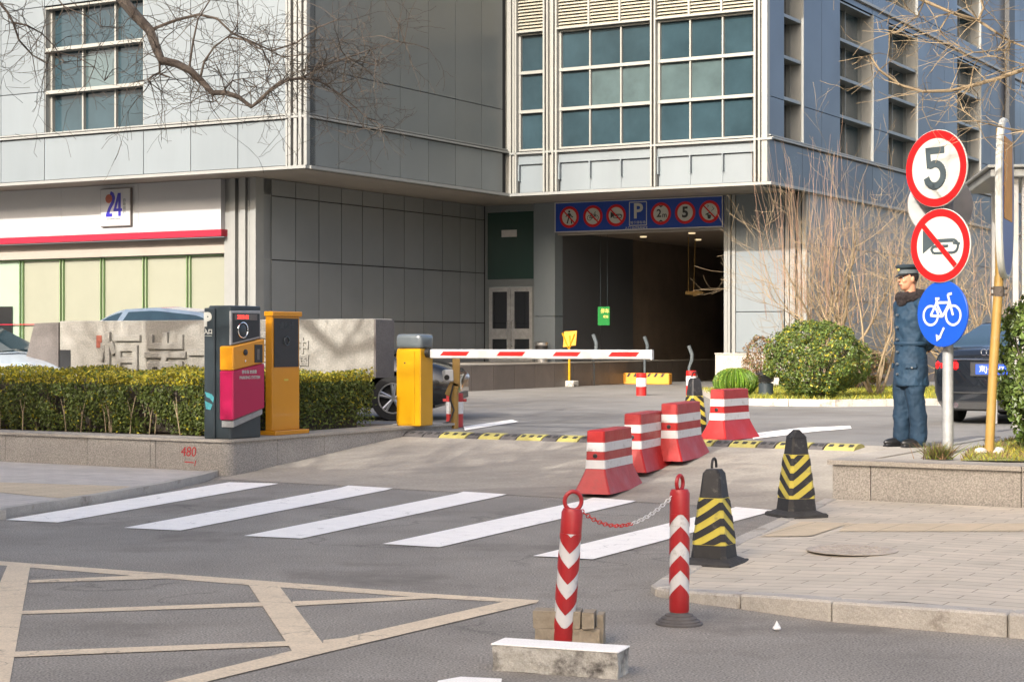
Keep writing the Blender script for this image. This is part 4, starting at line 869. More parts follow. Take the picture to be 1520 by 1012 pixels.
# ================================================================ cones
def cone(px, py, z, h, kind, label, rz=0, lean=(0, 0)):
    p = GZ(px, py, z) if z is not None else G(px, py); t = thing('traffic_cone', label, 'traffic cone', p, group='black and yellow square cones', rot=(lean[0], lean[1], rz))
    r0, r1 = (.122, .056) if kind != 'tall' else (.125, .058)
    def hw(z): return r0 + (r1 - r0) * (z - .05) / (h - .05)
    def ring(zz, pr=0):
        r = hw(zz) + pr; c_ = r * .22; return [(-r, -r + c_, zz), (-r + c_, -r, zz), (r - c_, -r, zz), (r, -r + c_, zz), (r, r - c_, zz), (r - c_, r, zz), (-r + c_, r, zz), (-r, r - c_, zz)]
    b = MB(); b.loft([ring(.03), ring(h * .95), [(x * .7, y * .7, zz + h * .04) for x, y, zz in ring(h * .95)]], 0); b.build('cone_body', 'cone_black', t)
    b = MB(); n = 12; s_ = .19
    def fr_(s, zz, wob=.0): return [(s * max(-1, min(1, 1.35 * math.cos(2 * PI * i / 20 + .157))) * (1 + wob * math.sin(i * 2.3)), s * max(-1, min(1, 1.35 * math.sin(2 * PI * i / 20 + .157))) * (1 + wob * math.cos(i * 1.7)), zz + wob * .1 * math.sin(i * 1.3)) for i in range(20)]
    b.loft([fr_(s_, 0), fr_(s_, .022, .03), fr_(s_ * .93, .034, .03), fr_(s_ * .9, .03), fr_(s_ * .8, .04), fr_(.12, .055)], 0); b.build('rubber_base', 'rubber', t)
    z0, z1 = (h * .22, h * .70) if kind != 'tall' else (h * .22, h * .74)
    b = MB(); b.loft([ring(z0, .003), ring(z1, .003)], 0); b.build('reflective_sleeve', 'cone_yellow', t)
    # slanting black stripes, mirrored on neighbouring faces so they meet at the edges
    b = MB(); N = 3; up = 1 if kind == 'tall' else -1; pitch = (z1 - z0) / N
    for fc in range(4):
        b.T = Matrix.Rotation(PI / 2 * fc, 4, 'Z'); sg = up * (1 if fc % 2 == 0 else -1)
        for k in range(-1, N + 1):
            ms = 8
            for i in range(ms):
                f0, f1 = -1 + 2 * i / ms, -1 + 2 * (i + 1) / ms; q = []
                for f in (f0, f1):
                    lo = z0 + pitch * (k + .25) + (f * sg * .5 + .5) * pitch * 1.0; q.append((f, min(z1 - .003, max(z0 + .003, lo)), min(z1 - .003, max(z0 + .003, lo + pitch * .5))))
                if q[0][2] - q[0][1] < 1e-3 and q[1][2] - q[1][1] < 1e-3: continue
                def pt(f, zz_): r = hw(zz_) + .0055; return (f * r * .8, -r, zz_)
                b.add([pt(q[0][0], q[0][1]), pt(q[1][0], q[1][1]), pt(q[1][0], q[1][2]), pt(q[0][0], q[0][2])], [(0, 1, 2, 3)])
                if i in (0, ms - 1):   # carry the stripe over the chamfer
                    f = q[0] if i == 0 else q[1]; s_ = -1 if i == 0 else 1
                    if f[2] - f[1] > 1e-3:
                        def pc(zz_, o_): r = hw(zz_) + .0055; return (s_ * (r * .8 if o_ == 0 else r * .9), -r if o_ == 0 else -r * .9, zz_)
                        P4 = [pc(f[1], 0), pc(f[1], 1), pc(f[2], 1), pc(f[2], 0)]; b.add(P4, [(0, 1, 2, 3)])
    b.T = Matrix.Identity(4); b.build('black_stripe', 'cone_black', t, smooth=False)
    if kind != 'tall':
        b = MB(); b.torus((0, 0, h + .012), .038, .0085, 'y', 16, 7, a0=-.2, a1=PI + .2, sz=1.35); b.build('handle', 'cone_black', t)
    else:
        b = MB(); b.loft([ring(h * .94, .004), [(x * .35, y * .35, h * 1.03) for x, y, _ in ring(h)]], 0); b.build('tip', 'cone_black', t)
    return t
cone(1060, 838, .055, .625, 'arrow', 'faded black and yellow cone with loop handle beside the right chained post', rz=R(62))
cone(1182, 766, SZ, .665, 'tall', 'pointed black and yellow cone at the corner of the brick pavement', rz=R(20))
cone(1031, 649, None, .72, 'arrow', 'bright black and yellow cone behind the third plastic barrier', rz=R(25))
# ================================================================ chained posts
def post(px, py, h, label, lean, base, rz=0, ringface='y'):
    p = GZ(px, py, 0); t = thing('chain_post', label, 'post', p, group='red and white chained posts', rot=(0, lean, rz))
    r = .053; zb = .055 if base else .0
    b = MB(); b.lathe([(r * .8, zb), (r, zb + .02), (r, zb + .09)], 28); b.build('post_foot', 'red_post', t); b = MB(); b.lathe([(r, h * .82), (r, h - .02), (r * .85, h), (.004, h)], 28); b.build('post_top', 'red_post', t)
    b = MB(); b.lathe([(r - .001, zb + .089), (r - .001, h * .821)], 28); b.build('white_sleeve', 'white_band', t)
    b = MB(); z0, z1 = zb + .09, h * .82; N = 3; n = 24; pitch = .152
    for k in range(-1, N + 2):
        for j in range(n):
            def zz(jj):
                a = (jj / (n / 2)) % 1; tri = abs(2 * a - 1)   # chevrons, two round the post
                if not base: tri = 1 - tri
                return tri * pitch * .55
            a0, a1 = 2 * PI * j / n - PI / 2 + 0, 2 * PI * (j + 1) / n - PI / 2
            q = []
            for (jj, a) in ((j, a0), (j + 1, a1)):
                lo = z0 + pitch * (k + .42) + zz(jj); hi = lo + pitch * .52; q.append((a, min(z1, max(z0, lo)), min(z1, max(z0, hi))))
            if q[0][2] - q[0][1] < 1e-4 and q[1][2] - q[1][1] < 1e-4: continue
            rr = r + .0012; b.add([(rr * math.cos(q[0][0]), rr * math.sin(q[0][0]), q[0][1]), (rr * math.cos(q[1][0]), rr * math.sin(q[1][0]), q[1][1]), (rr * math.cos(q[1][0]), rr * math.sin(q[1][0]), q[1][2]), (rr * math.cos(q[0][0]), rr * math.sin(q[0][0]), q[0][2])], [(0, 1, 2, 3)])
    b.build('red_chevron', 'red_post', t)
    b = MB(); R0 = .036 if base else .042
    T = Matrix.Translation((0, 0, h + R0 * .9)) @ Matrix.Rotation(ringface, 4, 'Z'); b.T = T; b.torus((0, 0, 0), R0, .0105, 'y', 22, 8, sz=1.12); b.build('ring', 'red_post', t)
    if base:
        b = MB(); b.lathe([(.125, 0), (.125, .01), (.112, .016), (.112, .022), (.095, .03), (.095, .036), (.075, .046), (.075, .052), (.05, .06), (.045, .075)], 32); b.build('rubber_base', 'rubber_grey', t)
    return t, p
tr, pr = post(1008, 926, .715, 'upright chained post with upward chevrons on a round rubber base', R(.3), True, ringface=1.0)
tl, pl_ = post(835, 957, .675, 'leaning chained post with downward chevrons behind the broken concrete block', R(4.2), False, ringface=.1)
A = Vector(P(862, 757, 8.87)); B_ = Vector(P(1001, 733, 9.46)); n = 34; t = thing('chain', 'red and white plastic chain hanging between the two posts', 'chain', A)
br_, bw_ = MB(), MB(); 
L_ = (B_ - A)
for i in range(n):
    f = (i + .5) / n; sag = lambda f: -.115 * 4 * f * (1 - f) * (1 - .25 * (f - .5))
    p = L_ * f + Vector((0, 0, sag(f))); q = L_ * min(1, f + .01) + Vector((0, 0, sag(min(1, f + .01)))); d = (q - p).normalized()
    T = Matrix.Translation(p) @ d.to_track_quat('X', 'Z').to_matrix().to_4x4() @ Matrix.Rotation(PI / 2 * (i % 2) + .5, 4, 'X')
    bb = br_ if i < n * .52 else bw_; bb.T = T; bb.torus((0, 0, 0), .0105, .0027, 'y', 10, 5, sx=1.3)
br_.build('red_link_run', 'chain_red', t); bw_.build('white_link_run', 'white_band', t)
# concrete block and brick stack
p = GZ(832, 1002, 0); t = thing('concrete_block', 'broken white edged kerb stone block lying in front of the leaning post', 'concrete block', (p[0], p[1] + .09, 0), R(-21))
b = MB(); random.seed(5)
def rough(b, x0, x1, y0, y1, z0, z1, nx, nz, amp, m=0):
    bm = bmesh.new(); bmesh.ops.create_cube(bm, size=1)
    bmesh.ops.scale(bm, vec=(x1 - x0, y1 - y0, z1 - z0), verts=bm.verts); bmesh.ops.translate(bm, vec=((x0 + x1) / 2, (y0 + y1) / 2, (z0 + z1) / 2), verts=bm.verts)
    bmesh.ops.subdivide_edges(bm, edges=bm.edges, cuts=nx, use_grid_fill=True)
    for v in bm.verts:
        nn = mnoise.noise_vector(v.co * 14 + Vector((x0 * 7, y1, 3))) * amp + mnoise.noise_vector(v.co * 40) * amp * .4
        if v.co.z > z1 - .002: nn.z *= .15
        v.co += nn
    bm.verts.index_update(); b.add([tuple(v.co) for v in bm.verts], [tuple(v.index for v in f.verts) for f in bm.faces], m); bm.free()
rough(b, -.30, .30, -.085, .085, 0, .115, 22, 8, .009); b.build('block', 'old_concrete', t)
b = MB(); b.box(-.305, .305, -.088, .09, .116, .124, 0, .003); b.build('white_top', 'white_paint', t)
p = GZ(847, 962, 0); t = thing('brick_stack', 'short stack of old grey bricks behind the leaning post', 'bricks', (p[0] + .0, p[1] + .12, 0), R(-8))
for k, (x0, x1, z0, z1, dy) in enumerate([(-.17, -.0, 0, .085, 0), (.0, .155, 0, .085, .01), (-.18, .06, .087, .17, .005), (.065, .13, .087, .168, -.005), (.132, .17, .0, .15, .05)]):
    b = MB(); rough(b, x0 + .003, x1 - .003, -.06 + dy, .06 + dy, z0, z1, 7, 5, .004); b.build('brick', 'brick', t)
p = GZ(1153, 936, 0); b = MB(); 
for k in range(5):
    a = k * 1.3; b.add([(0, 0, .055), (.022 * math.cos(a), .022 * math.sin(a), .012), (.022 * math.cos(a + 1.2), .022 * math.sin(a + 1.2), .002 + .004 * k), (.004, .006, .0)], [(0, 1, 2), (0, 2, 3)])
b.ell((0, 0, .016), (.022, .02, .014), 0, 8, 6); o = b.build('paper_scrap', 'paper'); o.location = p; tag(o, 'small crumpled white paper scrap on the asphalt below the kerb', 'litter')
# ================================================================ yellow stand, bin and kerb in garage
p = at_uv(845, 45.2, terr(30)); t = thing('folding_sign_stand', 'yellow folding notice stand on a concrete foot beside the garage entrance', 'sign stand', p, AX)
b = MB(); b.box(-.2, .2, -.14, .14, 0, .16, 0, .02); b.build('concrete_foot', 'old_concrete', t)
b = MB(); b.cyl((0, 0, .16), (0, 0, .98), .03, 10); b.tube([(-.2, -.0, 1.36), (-.02, 0, .95), (.14, .02, 1.34)], .018, 6); b.tube([(.0, .02, 1.3), (.02, .02, 1.0)], .015, 6); b.build('post', 'yellow', t)
b = MB(); b.prism([(-.2, 1.0), (.17, 1.05), (.2, 1.42), (-.17, 1.4)], .03, .05, 'y', 0, .004); b.build('board', 'wood_orange', t)
bx_, by_ = on_y(805, YC - .4), YC - .45
o = thing('waste_bin', 'small round stainless steel bin by the glass doors', 'bin', (K[0] + c30 * bx_ + s30 * by_, K[1] - s30 * bx_ + c30 * by_, .96))
b = MB(); b.lathe([(.16, 0), (.16, .42), (.175, .44), (.175, .5), (.13, .52), (.12, .47), (.01, .46)], 24); b.build('drum', 'steel', o); b = MB(); b.lathe([(.161, .3), (.163, .33), (.163, .4), (.161, .42)], 24); b.build('band', 'black', o)
t = thing('striped_kerb', 'yellow and black striped kerb block inside the garage mouth', 'kerb block', (K[0] + c30 * on_y(945, YC + 3) + s30 * (YC + 3), K[1] - s30 * on_y(945, YC + 3) + c30 * (YC + 3), .345), R(-30))
b = MB(); b.box(-1.0, 1.0, -.1, .1, 0, .3, 0, .02); b.build('block', 'wood_orange', t)
b = MB()
for i in range(9): x = -.85 + i * .2; b.prism([(x, .2), (x + .07, .2), (x + .13, .296), (x + .06, .296)], -.105, -.101, 'y')
b.build('black_stripe', 'cone_black', t, smooth=False)
b = MB(); b.box(-1.35, -1.002, -.12, .1, 0, .28, 0, .03); b.build('end_block', 'granite_cap', t)
for k, (px, y, zc) in enumerate(((882, YC + 1.2, 1.25), (958, YC + 4, 1.2), (1024, YC + 3.2, .95))):
    x = on_y(px, y); o = thing('bent_guard_rail', ['bent grey guard rail by the left garage wall', 'bent grey guard rail in the middle of the garage mouth', 'bent grey guard rail at the right side of the garage'][k], 'guard rail', (K[0] + c30 * x + s30 * y, K[1] - s30 * x + c30 * y, .345), R(-30))
    b = MB(); zc -= .345; b.tube([(-.03, 0, zc + .42), (.06, 0, zc + .2), (.06, 0, zc + .05), (-.02, 0, zc - .15), (-.02, 0, 0)], [.05, .05, .05, .04, .03], 10); b.build('rail', 'cap_grey', o)
y = on_x(896, xo0 + .1) - 1.6; x = on_y(896, y); o = thing('green_notice', 'bright green notice board hanging inside the dark garage', 'notice', (K[0] + c30 * x + s30 * y, K[1] - s30 * x + c30 * y, 1.9), R(-30))
b = MB(); b.box(-.17, .17, 0, .03, 0, .48, 0, .004); b.build('board', 'green_sign', o); b = MB(); put_text(b, '停车', .13, (.04, -.002, .36)); put_text(b, '须知', .08, (.06, -.002, .22)); b.build('lettering', 'gold', o, smooth=False)
b = MB(); b.cyl((-.1, .015, .48), (-.1, .015, 2.38), .004, 6); b.cyl((.1, .015, .48), (.1, .015, 2.38), .004, 6); b.build('hanger', 'dark_metal', o)
# ================================================================ carved stone wall
pA = at_uv(555, 23.3, 0); Lw = 5.55
t = thing('carved_stone_wall', 'long pale stone name wall with carved characters behind the hedge', 'name wall', (pA[0], pA[1], IZ - .05), AX)
b = MB(); b.prism([(-Lw, 0), (-1.15, 0), (-1.0, .66), (0, .66), (0, 1.42), (-Lw, 1.42)], 0, .44, 'y', 0, .01); b.build('wall_body', 'stone_wall', t)
b = MB(); b.box(.003, .03, .0, .43, .65, 1.41); b.build('end_slab', 'stone_brown', t, smooth=False)
b = MB(); b.add([(-Lw - .48, -.02, 1.39), (-Lw - .003, -.02, 1.40), (-Lw - .003, -.02, 0), (-Lw - .95, -.02, 0), (-Lw - .48, .4, 1.39), (-Lw - .003, .4, 1.40), (-Lw - .003, .4, 0), (-Lw - .95, .4, 0)], [(0, 1, 2, 3), (4, 7, 6, 5), (0, 4, 5, 1), (0, 3, 7, 4), (1, 5, 6, 2)]); b.build('sloping_end', 'stone_brown', t, smooth=False)
def wallx(px): r = (px - CX) / F; return (r * pA[1] - pA[0]) / (c30 + s30 * r)
b = MB(); b.box(wallx(88), wallx(105), -.006, -.001, .4, 1.0 - .0); b.build('recess', 'black', t, smooth=False)
b = MB(); b.box(wallx(143.5), wallx(151.5), -.012, -.001, 1.03, 1.21, 0, .004); b.build('red_seal', 'seal', t)
b = MB()
for ch, px, s_, zt in (('恒', 180, .82, .80), ('耑', 247, .80, .80), ('大', 312, .8, .80), ('厦', 386, .8, .84)):
    put_text(b, ch, s_, (wallx(px), -.02, zt), depth=.02, bevel=.018)
put_text(b, '中', .22, (wallx(450), -.01, 1.05), depth=.01, bevel=.006); put_text(b, '国', .16, (wallx(452), -.01, .86), depth=.01, bevel=.006)
b.build('carved_characters', 'stone_wall', t)
# ================================================================ sign pole
Yp = 17.0
p = at_uv(1407, 16.8, PZ); t = thing('sign_pole', 'grey weathered pole carrying speed limit, no horn and cycle signs', 'sign pole', p, 0)
zz = lambda py, Y=16.8: 1.5 - (py - HY) / F * Y - PZ
m_ = F / 16.8
b = MB(); b.tube([(0, 0, -.04), (.0, 0, 1.0), (.015, .03, zz(215))], [.052, .05, .045], 18); b.build('pole', 'galv', t)
def disc_sign(px, py, r, label, yaw, kind, dy=-.115, back=False):
    x = (px - CX) / F * 16.8 - p[0]; z = zz(py); s = bpy.data.objects.new('round_sign', None); C.objects.link(s); s.parent = t; s.location = (x, dy, z); s.rotation_euler = (0, 0, R(-yaw)); s['label'] = label
    b = MB(); b.lathe([(.002, -.012), (r, -.012), (r + .004, -.006), (r + .004, .006), (r, .01), (.002, .01)], 56, ax='y'); b.build('sign_plate', {'blue': 'sign_blue', 'back': 'sign_back'}.get(kind, 'sign_white'), s)
    b = MB(); b.box(-.03, .03, .013, .05, -r * .7, r * .7); b.build('bracket', 'galv', s, smooth=False)
    b = MB(); g = Glyph(b, -.0125)
    if kind in ('5', 'horn'): g.ring((0, 0), r * .79, r * .995, 0, 64)
    if kind == '5':
        g.poly([(-.105, .0), (-.125, .2), (.1, .2), (.1, .135), (-.065, .135), (-.055, .035)][::-1], 1)
        g.b.m and None
        pts = [(-.06 + .0, .02)] + [(-.01 + .1 * math.cos(a), -.06 + .105 * math.sin(a)) for a in [R(120 - i * 24) for i in range(13)]]; g.path(pts, .068, 1)
    if kind == 'horn': horn(g, .0, .02, .50, 1); g.y -= .003; g.line((-.185, .19), (.185, -.19), .05, 0)
    if kind == 'blue': bike(g, .0, .04, .46, .022, 2); g.line((.03, -.13), (-.03, -.23), .022, 2); g.poly([(-.07, -.19), (-.06, -.26), (.0, -.22), (-.03, -.205)][::-1], 2)
    if kind == 'back': g.box if False else None
    if b.v: b.build('sign_marks', ['sign_red', 'sign_grey', 'sign_white'], s, smooth=False)
    return s
disc_sign(1386, 252, .358, 'red ringed speed limit 5 sign', 53, '5')
disc_sign(1392, 365.5, .343, 'red ringed no horn sign', 52, 'horn')
disc_sign(1395, 466, .306, 'blue cycle route sign', 56, 'blue', dy=-.115)
s = disc_sign(1405, 302, .31, 'plain grey back of a round sign', 178, 'back', dy=.24)
# yellow pole with tall board
p2 = at_uv(1468, 16.6, PZ); t = thing('sign_pole', 'worn yellow pole carrying a tall rounded board seen edge on', 'sign pole', p2)
z2 = lambda py: 1.5 - (py - HY) / F * 16.6 - PZ
b = MB(); b.tube([(0, 0, -.03), (.04, 0, .8), (.095, 0, z2(410))], .043, 16); b.tube([(.095, 0, z2(412)), (.11, .02, z2(190))], .038, 12); b.build('pole', 'pole_yellow', t)
b = MB(); hh = (z2(182) - z2(410)) / 2; ww = .46; prof = []
for i in range(40):
    a = 2 * PI * i / 40; ca, sa = math.cos(a), math.sin(a); prof.append((ww * math.copysign(abs(ca) ** .8, ca), hh * math.copysign(abs(sa) ** .75, sa)))
TB = Matrix.Translation((.13, -.06, z2(182) - hh)) @ Matrix.Rotation(R(68), 4, 'Z')
b.T = TB; b.prism(prof, -.03, .03, 'y', 0, .008); s = b.build('tall_board', 'board_blue', t)
b = MB(); b.T = TB; q = [(x, -.0, z) for x, z in prof]; b.tube([(x * 1.0, 0, z * 1.0) for x, z in prof] + [(prof[0][0], 0, prof[0][1])], .034, 8); b.build('white_rim', 'sign_white', t)
b = MB(); b.T = TB; b.prism([(-.3, -.2), (.3, -.2), (.3, .55), (-.3, .55)], -.036, -.0305, 'y'); b.build('board_reflection', 'wood_orange', t, smooth=False)  # orange panel: gold reflection on the board face, put in as colour
b = MB(); b.cyl((.02, 0, z2(428)), (.17, .0, z2(428)), .012, 8); b.cyl((.02, 0, z2(437)), (.17, .0, z2(437)), .012, 8); b.cyl((.09, 0, z2(440)), (.09, 0, z2(425)), .05, 12); b.build('clamp', 'bark', t)
for k, (dx, dy, r) in enumerate(((-.09, -.05, .06), (.06, -.08, .045), (.1, .04, .06))):
    b = MB(); b.ell((0, 0, r * .4), (r, r * .8, r * .6), 0, 10, 7); o = b.build('small_rock', 'kerb'); o.location = (p2[0] + dx, p2[1] + dy, PZ); tag(o, ['pale rock left of the yellow pole foot', 'smallest pale rock in front of the yellow pole foot', 'pale rock right of the yellow pole foot'][k], 'rock')
# canopy at right
p = at_uv(1507, 20.7, PZ); t = thing('canopy', 'pale flat canopy on slim steel posts at the right edge', 'canopy', p, R(-8))
hz = 3.25
b = MB(); b.box(-.3, 2.2, -.2, 2.2, 2.93, 3.03, 0, .01); b.box(-.34, 2.24, -.24, 2.24, 3.032, 3.07, 0, .008); b.build('roof', 'mullion', t)
for x, y in ((-.0, 0), (.11, .05), (1.9, 0), (1.9, 1.9), (0, 1.9)):
    b = MB(); b.box(x - .035, x + .035, y - .035, y + .035, 0, 2.93, 0, .004); b.build('post', 'steel', t)
# lawn light
p = GZ(1137, 588, .46); t = thing('garden_lamp', 'short dark louvred garden lamp between the ball plant and the big bush', 'lamp', p)
b = MB(); b.lathe([(.14, 0), (.14, .24), (.11, .25)], 20); b.build('base', 'dark_metal', t)
b = MB(); b.lathe([(.1, .25), (.1, .4)], 20); b.build('lamp_glass', 'lamp_clear', t)
b = MB(); [b.lathe([(.15, z), (.16, z + .01), (.12, z + .03)], 20) for z in (.27, .31, .35)]; b.lathe([(.13, .40), (.2, .41), (.17, .44), (.01, .46)], 20); b.build('louvre', 'black', t)
# ================================================================ cars
def interp(tab, x):
    if x <= tab[0][0]: return tab[0][1]
    for (a, p), (c, q) in zip(tab[:-1], tab[1:]):
        if x <= c:
            f = (x - a) / (c - a); return p + (q - p) * f
    return tab[-1][1]
def smoothtab(tab, x, r=.12): return sum(interp(tab, x + d) for d in (-r, -r / 2, 0, r / 2, r)) / 5
def make_car(label, loc, rz, paint, L=4.8, Wd=1.83, deck=None, roof=None, wb=2.85, wr=.33, suv=False, plate=None, group=None, rear_badge=False):
    t = thing('parked_car', label, 'car', loc, rz, group)
    hl = L / 2; xr, xf = -wb / 2 - .05, wb / 2 - .05
    zt = lambda x: smoothtab(deck, x, .1); zr = lambda x: smoothtab(roof, x, .14)
    def hw(x): f = abs(x) / hl; return Wd / 2 * (1 - .13 * max(0, (f - .55) / .45) ** 2.2 - (.06 if f > .985 else 0))
    N = 84; xs = [-hl + L * i / N for i in range(N + 1)]
    b = MB(); rings = []
    zb0 = .2 if not suv else .25
    for i, x in enumerate(xs):
        w_ = hw(x); z1 = zt(x); zb = zb0 + .10 * max(0, (abs(x) / hl - .8) / .2)
        e = min(1, (hl - abs(x)) / .10); e = math.sqrt(max(.0, 1 - (1 - e) ** 2)); 
        ez = .82 + .18 * e; z1 = zb + (z1 - zb) * (.93 + .07 * e)
        arch = 0
        for xc in (xr, xf):
            d = abs(x - xc)
            if d < wr + .07: arch = max(arch, wr * .98 + math.sqrt((wr + .07) ** 2 - d * d))
        pts = [(0, zb), (w_ - .16, zb), (w_ - .05, zb + .03), (w_ - .01, zb + .16), (w_, zb + (z1 - zb) * .55), (w_ - .012, zb + (z1 - zb) * .75), (w_ - .04, z1 - .07), (w_ - .09, z1 - .015), (w_ * .55, z1 + .02), (0, z1 + .035)]
        pts = [(y, max(z, arch) if y > w_ - .2 else z) for y, z in pts]
        ring = [(x, -y, z) for y, z in pts] + [(x, y, z) for y, z in pts[-2:0:-1]]; rings.append(ring)
    b.loft(rings); b.build('body', paint, t, angle=40)
    # greenhouse
    x0, x1 = roof[0][0], roof[-1][0]; n = 60; P_, G_, B_ = MB(), MB(), MB(); prev = None
    for i in range(n + 1):
        x = x0 + (x1 - x0) * i / n; zbv = zt(x) + .0; z2 = max(zr(x), zbv + .002); h_ = z2 - zbv; wbv = hw(x) - .085; wrv = wbv - .30 * h_ / .5
        ring = [(x, -wbv, zbv - .01), (x, -wbv - .0 + .09 * min(1, h_ / .4), zbv + h_ * .5), (x, -wrv - .03, z2 - min(.05, h_ * .2)), (x, -wrv + .05, z2), (x, 0, z2 + .025)]
        full = ring + [(a, -y, z) for a, y, z in ring[-2::-1]]
        if prev:
            slope = abs(full[4][2] - prev[4][2]) / ((x1 - x0) / n)
            for j in range(8):
                side = j in (0, 1, 6, 7); top = j in (3, 4)
                hh_ = h_; pil = any(abs(x - q) < .05 for q in (.02 + (xr + xf) / 2 * 0, )) or x < x0 + .72 * (.5 if suv else 1) or x > x1 - .52
                if side: bb = G_ if (hh_ > .2 and not pil and (j in (0, 7, 1, 6))) else P_
                elif top: bb = G_ if slope > .22 and hh_ < .44 and hh_ > .03 else P_
                else: bb = P_
                bb.add([prev[j], full[j], full[j + 1], prev[j + 1]], [(0, 1, 2, 3)])
        prev = full
    P_.build('roof', paint, t, angle=50); G_.build('window', 'car_glass', t, angle=60)
    b = MB(); b.box(-hl + .35, hl - .35, -Wd / 2 + .3, Wd / 2 - .3, .18, .55); b.build('underbody', 'black', t, smooth=False)
    for xc in (xr, xf):
        for s in (-1, 1):
            b = MB(); yo = s * (Wd / 2 - .03); yi = s * (Wd / 2 - .24)
            pr = [(wr * .62, yi), (wr * .95, yi), (wr, yi + s * .03), (wr, yo - s * .03), (wr * .96, yo), (wr * .68, yo + s * .0), (wr * .66, yo - s * .02)]
            rings = [[(xc + r * math.cos(2 * PI * k / 32), y, wr + r * math.sin(2 * PI * k / 32)) for k in range(32)] for r, y in pr]; b.loft(rings, 0, caps=False)
            b.cyl((xc, yi, wr), (xc, yo - s * .07, wr), wr * .6, 24, 0); wh = b.build('wheel', 'tyre', t)
            b = MB(); b.torus((xc, yo - s * .012, wr), wr * .655, .014, 'y', 32, 6); b.cyl((xc, yo - s * .06, wr), (xc, yo - s * .015, wr), wr * .14, 12)
            for k in range(5):
                a = 2 * PI * k / 5 + .3
                for d in (-.13, .13):
                    b.tube([(xc + wr * .1 * math.cos(a), yo - s * .03, wr + wr * .1 * math.sin(a)), (xc + wr * .65 * math.cos(a + d), yo - s * .02, wr + wr * .65 * math.sin(a + d))], [.024, .02], 6)
            b.build('rim', 'rim', wh)
    for s in (-1, 1):
        b = MB(); x_ = -hl + .02; z_ = zt(-hl + .1) - .2; b.obox((x_ + .03, s * (hw(-hl + .05) - .19), z_), (.12, .34, .13), rz=-s * .12, bev=.03); b.build('tail_light', 'tail_red', t)
        b = MB(); b.ell((hl - .14, s * (hw(hl - .1) - .17), zt(hl - .2) - .13), (.17, .19, .085), 0, 16, 8, rot=(0, .25, 0)); b.build('headlight', 'lamp_clear', t)
        b = MB(); xm = x1 - .62; b.ell((xm, s * (Wd / 2 + .06), zt(xm) + .1), (.07, .11, .07), 0, 12, 8); b.build('mirror', paint, t)
        b = MB()
        for x_ in (-.35, .65): b.tube([(x_, s * (Wd / 2 - .0), zt(x_) - .17), (x_ + .08, s * (Wd / 2 + .03), zt(x_) - .17), (x_ + .18, s * (Wd / 2), zt(x_) - .17)], .013, 6)
        b.build('door_handle', 'chrome', t)
    b = MB(); b.box(-hl - .02, -hl + .3, -Wd / 2 + .3, Wd / 2 - .3, .2, .33, 0, .02); b.build('rear_skirt', 'black', t); b = MB(); b.box(hl - .2, hl + .01, -.55, .55, .3, .42, 0, .02); b.build('bumper_trim', 'black', t)
    if plate:
        zc = zt(-hl + .05) - .235
        b = MB(); b.box(-hl - .022, -hl + .05, -.30, .30, zc - .1, zc + .1, 0, .01); b.build('plate_recess', 'black', t)
        b = MB(); b.box(-hl - .03, -hl - .0225, -.22, .22, zc - .07, zc + .07, 0, .002); put_text(b, plate, .1, (-hl - .032, 0, zc), 1, face='-x', sx=.92, bold=.002); b.build('number_plate', ['plate_blue', 'sign_white'], t, smooth=False)
        b = MB(); b.box(-hl - .018, -hl + .05, -.62, .62, zc + .125, zc + .148, 0, .004); b.build('chrome_strip', 'chrome', t)
        b = MB()
        if rear_badge:
            for k in range(4): b.torus((-hl - .02, -.105 + .07 * k, zc + .235), .042, .006, 'x', 20, 6)
            put_text(b, 'A6L', .07, (-hl - .022, .55, zc + .03), 0, face='-x')
        b.build('emblem', 'chrome', t)
        b = MB(); b.box(-hl - .03, -hl + .02, -.7, .7, .44, .455); b.build('bumper_line', 'black', t, smooth=False)
        for s in (-1, 1): b = MB(); b.cyl((-hl - .03, s * .5, .27), (-hl + .2, s * .5, .27), .04, 12); b.build('exhaust', 'chrome', t)
    return t
sed_deck = [(-2.45, .98), (-2.3, 1.04), (-1.7, 1.05), (-1.2, .97), (.9, .93), (1.3, .95), (2.0, .82), (2.4, .66)]
sed_roof = [(-2.05, 1.04), (-1.75, 1.16), (-.95, 1.43), (-.2, 1.465), (.3, 1.44), (1.35, .94)]
suv_deck = [(-2.3, 1.08), (-1.2, 1.05), (.8, 1.02), (1.2, 1.05), (1.9, .96), (2.3, .78)]
suv_roof = [(-2.28, 1.1), (-2.0, 1.4), (-1.6, 1.60), (-.6, 1.69), (.2, 1.66), (1.3, 1.05)]
# black sedan at right, tail to the camera: forward = +v
RC = R(60)
pc = at_uv(1474, 24.6, terr(30)); fx = math.cos(RC), math.sin(RC)
make_car('dark sedan with blue number plate parked tail towards the camera behind the sign poles', (pc[0] + fx[0] * 2.4, pc[1] + fx[1] * 2.4, pc[2]), RC, 'car_dark', 4.9, 1.86, sed_deck, sed_roof, plate='京J·74H7', rear_badge=True)
# dark car behind the barrier cabinet, nose to the right
pw = at_uv(590, 25.8, terr(24)); dirv = (math.cos(R(-30)), math.sin(R(-30))); nrm = (math.sin(R(30)), math.cos(R(30)))
make_car('black sedan half hidden behind the yellow barrier cabinet and stone wall', (pw[0] - 1.36, pw[1] + 1.02, pw[2]), R(-5), 'car_black', 4.6, 1.8, sed_deck, sed_roof)
pw = at_uv(205, 28.3, terr(24))
make_car('silver blue hatchback whose arched roof shows above the stone wall', (pw[0], pw[1] + .6, pw[2]), R(150), 'car_silver', 4.6, 1.85, suv_deck, suv_roof, suv=True, wr=.34)
pw = at_uv(-68, 27.2, terr(24))
make_car('pale white car at the left edge beyond the hedge', (pw[0], pw[1], pw[2]), R(-30), 'car_white', 4.6, 1.8, sed_deck, sed_roof)
